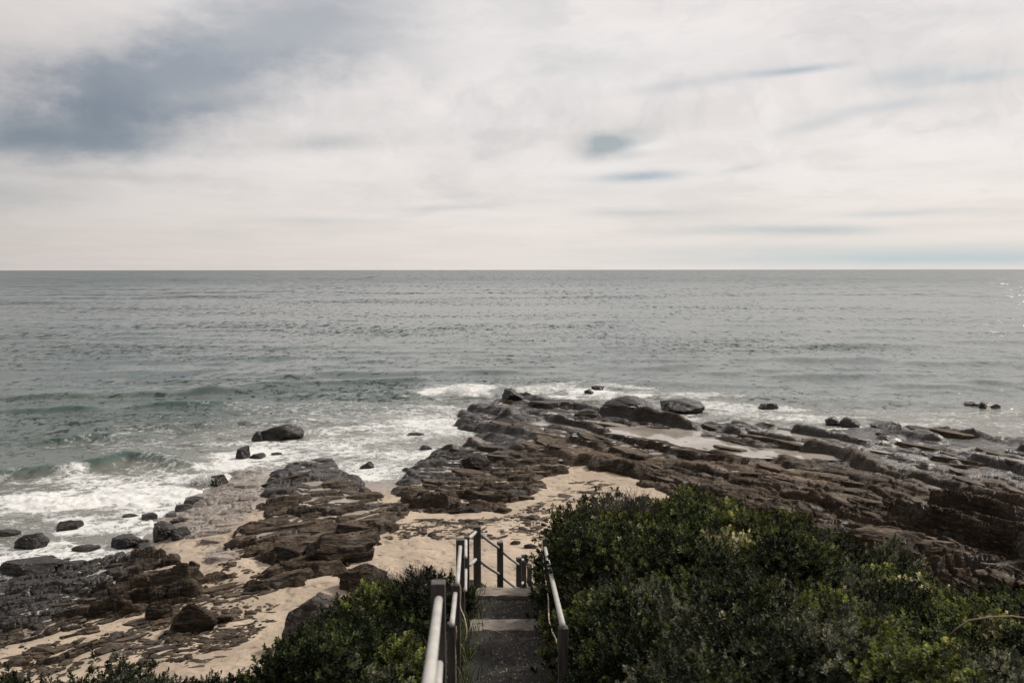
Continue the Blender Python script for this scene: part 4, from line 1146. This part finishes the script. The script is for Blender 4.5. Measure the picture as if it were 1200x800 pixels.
# ropes hanging on the posts
def rope(label, pts, r):
    P = [Vector(p) for p in pts]; q = []
    for i in range(len(P) - 1):
        a, b, c, d = P[max(i - 1, 0)], P[i], P[i + 1], P[min(i + 2, len(P) - 1)]
        for s in (0, .2, .4, .6, .8):
            q.append(.5 * ((2 * b) + (c - a) * s + (2 * a - 5 * b + 4 * c - d) * s * s + (3 * b - a - 3 * c + d) * s ** 3))
    q.append(P[-1])
    bm = bmesh.new(); tube(bm, [p - P[0] for p in q], r, 6)
    link('rope', bm_mesh('rope', bm, True), M_ROPE, loc=P[0], label=label, cat='rope')
rope('pale rope looping down from the second left post', [at_d(X, Y, d_) for X, Y, d_ in ((537, 683, 7.93), (539.5, 690, 7.9), (539, 710, 7.85), (543.5, 722, 7.7), (546.5, 738, 7.6), (544, 752, 7.6), (539.5, 761, 7.7))], .0055)
rope('knotted rope trailing down the right handrail posts', [at_d(X, Y, d_) for X, Y, d_ in ((634.5, 633, 11.5), (636, 655, 11.3), (639, 680, 10.6), (642, 700, 9.6), (642.5, 712, 8.8), (643, 726, 8.2), (647, 740, 7.6), (652, 752, 6.9), (652, 775, 6.7))], .007)
rope('thin wire hanging beside the short left post', [at_d(X, Y, d_) for X, Y, d_ in ((534, 733, 6.6), (534.5, 745, 6.58), (533, 756, 6.6), (533.8, 775, 6.58), (533.5, 806, 6.6))], .004)

# ------------------------------------------------------------------ the thicket
def foliage_mesh(seed, tips, per, Rr, Hh, ll, lw, spread=(.45, 1.25), pale=.02, tipcover=.0, inner=.35):
    g = np.random.default_rng(seed)
    d = g.normal(size=(tips, 3)); d[:, 2] = np.abs(d[:, 2]) * .95 + .02
    d[: tips // 7, 2] *= -.25
    d /= np.linalg.norm(d, axis=1)[:, None]
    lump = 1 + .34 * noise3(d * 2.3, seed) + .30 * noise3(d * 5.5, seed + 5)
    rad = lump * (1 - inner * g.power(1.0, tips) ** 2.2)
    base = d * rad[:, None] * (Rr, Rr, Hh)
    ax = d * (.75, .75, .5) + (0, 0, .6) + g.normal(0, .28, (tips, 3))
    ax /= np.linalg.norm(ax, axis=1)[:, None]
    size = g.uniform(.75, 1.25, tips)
    tint0 = np.clip(.36 + .34 * noise3(d * 3.1 + 4, seed + 3) + g.normal(0, .13, tips) + .9 * (rad / lump - .85), 0, .88)  # leaves deeper inside tinted darker, painting in the bush's inner shade
    n = tips * per
    k = np.tile(np.arange(per), tips); ti = np.repeat(np.arange(tips), per)
    a = ax[ti]
    ref = np.where(np.abs(a[:, 2:3]) > .9, np.array([[1., 0, 0]]), np.array([[0, 0, 1.]]))
    e1 = np.cross(a, ref); e1 /= np.linalg.norm(e1, axis=1)[:, None]
    e2 = np.cross(a, e1)
    ph = k * 2.399 + g.uniform(0, 6.28, tips)[ti] + g.normal(0, .2, n)
    fr = k / max(per - 1, 1)
    tilt = spread[1] + (spread[0] - spread[1]) * fr + g.normal(0, .15, n)
    rd = e1 * np.cos(ph)[:, None] + e2 * np.sin(ph)[:, None]
    dirv = a * np.cos(tilt)[:, None] + rd * np.sin(tilt)[:, None]
    nor = a * np.sin(tilt)[:, None] - rd * np.cos(tilt)[:, None]
    sd_v = np.cross(dirv, nor)
    L = ll * size[ti] * g.uniform(.75, 1.2, n) * (1.05 - .35 * fr)
    Wd = lw * size[ti] * g.uniform(.8, 1.2, n)
    b = base[ti] + a * (fr * ll * 1.3 - ll * .6)[:, None]
    mid = b + dirv * (L * .55)[:, None]
    v0 = b; v1 = mid + sd_v * (Wd * .5)[:, None] + nor * (Wd * .14)[:, None]
    v2 = b + dirv * L[:, None] - nor * (L * .10)[:, None]
    v3 = mid - sd_v * (Wd * .5)[:, None] + nor * (Wd * .14)[:, None]
    co = np.stack([v0, v1, v2, v3], 1).reshape(-1, 3)
    i4 = np.arange(n)[:, None] * 4
    tr = np.concatenate([i4 + (0, 1, 2), i4 + (0, 2, 3)], 1).reshape(-1, 3)
    me = mesh_np('foliage', co, tris=tr, smooth_sh=False)
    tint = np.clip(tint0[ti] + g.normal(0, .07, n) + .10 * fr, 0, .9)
    paletip = (g.random(tips) < tipcover * (noise3(d * 1.7, seed + 8) > -.1))[ti] & (fr > .45)
    tint = np.where(paletip | (g.random(n) < pale * .3), 1.0, tint)
    put_attr(me, 'tint', np.repeat(tint, 4))
    return me
def twig_mesh(seed, Rr, Hh, n, r0, fine=False):
    g = np.random.default_rng(seed); bm = bmesh.new()
    for _ in range(n):
        d = g.normal(size=3); d[2] = abs(d[2]) + .35; d /= np.linalg.norm(d)
        e = Vector(d * (Rr, Rr, Hh)) * g.uniform(.75, 1.02)
        root = Vector((*g.normal(0, .06, 2), -.35))
        if fine: root = e * g.uniform(.25, .6)
        pts = [root.lerp(e, s) + Vector(g.normal(0, .035, 3)) * math.sin(math.pi * s) for s in (0, .3, .6, 1)]
        tube(bm, pts, [r0, r0 * .75, r0 * .5, r0 * .2], 4 if fine else 5, cap=False)
    me = bm_mesh('stem', bm, True)
    return me
S_STEM = [twig_mesh(60 + k, .55, .5, 12, .014) for k in range(3)]
for me in S_STEM: me.materials.append(M_STEM)
PROTO = {
  'dark': [foliage_mesh(201 + k, 900, 12, .62, .58, .058, .028, pale=.004, tipcover=.006) for k in range(3)],
  'bright': [foliage_mesh(211 + k, 900, 12, .60, .60, .056, .029, pale=.01, tipcover=.01) for k in range(2)],
  'grey': [foliage_mesh(221 + k, 980, 13, .58, .60, .050, .018, (.30, 1.05), .02, .03) for k in range(2)],
  'cream': [foliage_mesh(231 + k, 900, 12, .60, .58, .056, .026, (.4, 1.2), .03, .30) for k in range(2)],
}
PROTO['deep'] = [foliage_mesh(241 + k, 560, 12, .62, .56, .064, .026, pale=.004, tipcover=.01) for k in range(2)]
MATS = {'deep': L_DEEP, 'dark': L_DARK, 'bright': L_LIGHT, 'grey': L_GREY, 'cream': L_CREAM}
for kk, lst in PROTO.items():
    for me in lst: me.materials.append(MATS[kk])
dead = twig_mesh(77, .62, .6, 420, .005, True); dead.name = 'twigs'; dead.materials.append(M_STEM)

LOOK = {'deep': 'green shrub painted shade-dark, with open shoots', 'dark': 'dark green small leaved shrub', 'bright': 'brighter green leafy shrub', 'grey': 'grey-green fine leaved shrub', 'cream': 'green shrub with cream tipped shoots'}
def shrub(x_, y_, ztop, kind, s, side, label=None, group=None):
    g = group or ('shrubs ' + side)
    t0 = thing('coastal_shrub', label or (LOOK[kind] + ' ' + side), 'shrub', (x_, y_, ztop - .56 * s), random.uniform(0, 6.28), g + ', ' + kind if not label else None)
    t0.scale = (s, s, s * random.uniform(.9, 1.1))
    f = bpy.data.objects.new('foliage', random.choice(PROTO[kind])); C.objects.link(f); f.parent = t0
    w = bpy.data.objects.new('stem', random.choice(S_STEM)); C.objects.link(w); w.parent = t0
    return t0
def toXY(x_, y_, z_):
    cpp, spp = math.cos(PITCH), math.sin(PITCH)
    f = y_ * cpp - (z_ - CAMZ) * spp; upv = y_ * spp + (z_ - CAMZ) * cpp
    return 600 + F * x_ / f, 400 - F * upv / f
def place(X, Y):
    if X > 600:
        if X < 745: return 'close beside the right handrail'
        if Y < 632 or Y < 590 + (X - 880) * .36: return 'along the far crest of the right thicket'
        if Y > 740: return 'at the near lower right of the thicket' if X > 950 else 'at the bottom of the right thicket near the path'
        return 'in the middle of the right thicket' if X < 980 else 'on the right slope of the thicket'
    return 'close beside the left handrail' if X > 400 else 'along the bottom left edge above the sand'
def scatter(x0, x1, y0, y1, step, ok_fn, side, mixw, seed):
    r = random.Random(seed); cnt = 0
    yy = y0
    while yy < y1:
        xx = x0
        stp = step(yy)
        while xx < x1:
            x_, y_ = xx + r.uniform(-.4, .4) * stp, yy + r.uniform(-.4, .4) * stp
            z_ = float(CR(np.array([x_]), np.array([y_]))[0]) + r.gauss(0, .13) + .26 * float(fbm(np.array([x_ * .8]), np.array([y_ * .8]), 640, 2)[0])
            if ok_fn(x_, y_, z_):
                X, Y = toXY(x_, y_, z_)
                nz = float(fbm(np.array([x_ * .45]), np.array([y_ * .45]), 600, 2)[0])
                wts = mixw(X, Y, nz)
                kind = r.choices(list(wts), list(wts.values()))[0]
                shrub(x_, y_, z_, kind, stp * r.uniform(1.05, 1.4), place(X, Y)); cnt += 1
            xx += stp
        yy += stp * .85
    return cnt
def ok_right(x_, y_, z_):
    if y_ < 3.4: return False
    if x_ - float(path_x(y_)) < (.72 if y_ < 8 else .80): return False
    X, Y = toXY(x_, y_, z_)
    return -50 < X < 1330 and 568 < Y < 862 and z_ > 2.2
def mix_right(X, Y, nz):
    w = {'deep': .35, 'dark': .7, 'bright': .45, 'grey': .45, 'cream': .18}
    if Y < 620: w = {'dark': .5, 'bright': 1.0, 'grey': .1, 'cream': .12}  # brighter leaf colour favoured on the crest, painting in its sunlit tops
    if 700 < X < 860 and 590 < Y < 680: w['cream'] = 1.3
    if 880 < X < 1100 and Y > 660: w['grey'] = 1.3
    if Y > 720 and X > 1080: w['grey'] = .8; w['cream'] = .3
    if Y > 690 and X < 900: w['deep'] = .9
    if X < 720: w['deep'] = 1.6
    if nz > .25: w['grey'] *= 2
    return w
n1_ = scatter(.3, 11.5, 3.4, 17.6, lambda yv: .46 + .022 * yv, ok_right, 'right of the steps', mix_right, 3)
def ok_left(x_, y_, z_):
    if y_ < 4.6: return False
    if float(path_x(y_)) - x_ < (1.02 if y_ < 7 else .95 if y_ < 11.5 else 1.35): return False
    X, Y = toXY(x_, y_, z_)
    if Y > 862 or X < -40: return False
    lim = np.interp(X, [-100, 100, 130, 200, 300, 335, 350, 400, 440, 520, 560], [800, 800, 785, 803, 798, 782, 756, 706, 680, 658, 640])
    return Y > lim and z_ > 1.5
def mix_left(X, Y, nz):
    w = {'deep': 1.4, 'dark': .35, 'grey': .35, 'bright': .05}
    if 430 < X < 510 and Y < 720: w = {'deep': .5, 'dark': .4, 'bright': .6, 'grey': .2}
    if X < 330: w = {'deep': 1.0, 'grey': .15}
    return w
n2_ = scatter(-9.5, 0, 4.6, 15.5, lambda yv: .46 + .022 * yv, ok_left, 'left of the steps', mix_left, 4)
print('shrubs', n1_, n2_)

# dry twig bushes
def dry(X, Y, d_, s, label):
    x_, y_, z_ = at_d(X, Y, d_)
    t0 = thing('dry_shrub', label, 'shrub', (x_, y_, z_ - .5 * s)); t0.scale = (s * 1.2, s, s)
    o = bpy.data.objects.new('twigs', dead); C.objects.link(o); o.parent = t0
dry(735, 578, 13.5, 1.35, 'leafless brown bush among the green tops right of the steps')
dry(450, 672, 12.4, .85, 'dry brown twiggy bush over the squared block left of the steps')
dry(492, 664, 12.2, .8, 'dry brown twiggy bush just left of the third handrail post')

# bare branch arching over the near shrubs at right
bm = bmesh.new()
tube(bm, [Vector(at_d(X, Y, d_)) for X, Y, d_ in ((1112, 745, 5.4), (1120, 737, 5.35), (1135, 727, 5.3), (1160, 723, 5.3), (1185, 722, 5.3), (1215, 726, 5.3))], [.007, .0065, .006, .005, .0045, .003], 7)
mb = bm_mesh('dead_branch', bm, True)
m_, t_, b_, _o = new_mat('bare_branch'); set_in(t_, b_, Base_Color=t_.mix(t_.noise(t_.node('ShaderNodeNewGeometry').outputs['Position'], 30), (.16, .12, .085), (.30, .24, .17)), Roughness=.85)
link('dead_branch', mb, m_, label='bare pale branch arching over the near shrubs at lower right', cat='branch')

# grass along both edges of the path
g = np.random.default_rng(55); n = 4200
ly = g.uniform(6.6, 13.2, n); sd_ = np.where(g.random(n) < .5, -1, 1)
lx = path_x(ly) + sd_ * (.52 - np.abs(g.normal(0, .10, n)) * (g.random(n) < .5) + np.abs(g.normal(0, .12, n)) * (g.random(n) < .6))
keepg = fbm(lx * 2.5, ly * 2.5, 71, 2) + g.normal(0, .2, n) > -.05
lx, ly = lx[keepg], ly[keepg]; n = len(lx); lz = hill_z(lx, ly) - .01
hh = g.uniform(.06, .24, n); a = g.uniform(0, 6.28, n); ben = g.uniform(.2, .9, n) * hh
wx_, wy_ = -np.sin(a) * .004, np.cos(a) * .004
bx_, by_ = np.cos(a) * ben, np.sin(a) * ben
co = np.stack([np.c_[lx - wx_, ly - wy_, lz], np.c_[lx + wx_, ly + wy_, lz], np.c_[lx + bx_ * .35 + wx_, ly + by_ * .35 + wy_, lz + hh * .65], np.c_[lx + bx_ * .35 - wx_, ly + by_ * .35 - wy_, lz + hh * .65], np.c_[lx + bx_, ly + by_, lz + hh]], 1).reshape(-1, 3)
i5 = np.arange(n)[:, None] * 5
me = mesh_np('grass', co, quads=i5 + (0, 1, 2, 3), tris=i5 + (3, 2, 4), smooth_sh=False)
put_attr(me, 'tint', np.repeat(g.uniform(.1, .88, n), 5))
link('grass', me, L_DARK, kind='stuff', label='thin grass growing along both edges of the earth path', cat='grass')

# litter of dead leaves on the path
g = np.random.default_rng(99); n = 1000
lx = g.normal(0, .22, n); ly = g.uniform(6.8, 12, n); lx = lx + path_x(ly)
lz = hill_z(lx, ly) + .012
a = g.uniform(0, 6.28, n); s = g.uniform(.008, .022, n)
ex, ey = np.cos(a) * s, np.sin(a) * s
tz = g.normal(0, .008, (n, 4))
co = np.stack([np.c_[lx - ex, ly - ey, lz + tz[:, 0]], np.c_[lx + ey * .4, ly - ex * .4, lz + tz[:, 1]], np.c_[lx + ex, ly + ey, lz + tz[:, 2]], np.c_[lx - ey * .4, ly + ex * .4, lz + tz[:, 3]]], 1).reshape(-1, 3)
me = mesh_np('leaf_litter', co, quads=np.arange(n * 4).reshape(-1, 4), smooth_sh=False)
put_attr(me, 'tint', np.repeat(g.uniform(.3, 1.0, n), 4))
m_, t_, b_, _o = new_mat('dead_leaf'); set_in(t_, b_, Base_Color=t_.mix(t_.attr('tint'), (.03, .022, .015), (.20, .155, .105)), Roughness=.7)
link('leaf_litter', me, m_, kind='stuff', label='dead leaves scattered on the earth path', cat='leaf litter')
tot = sum(len(o.data.polygons) for o in bpy.data.objects if o.type == 'MESH')
print('polys', tot, 'objects', len(bpy.data.objects))
for o in bpy.data.objects:
    if o.get('kind') == 'structure': print(o.name, len(o.data.polygons))
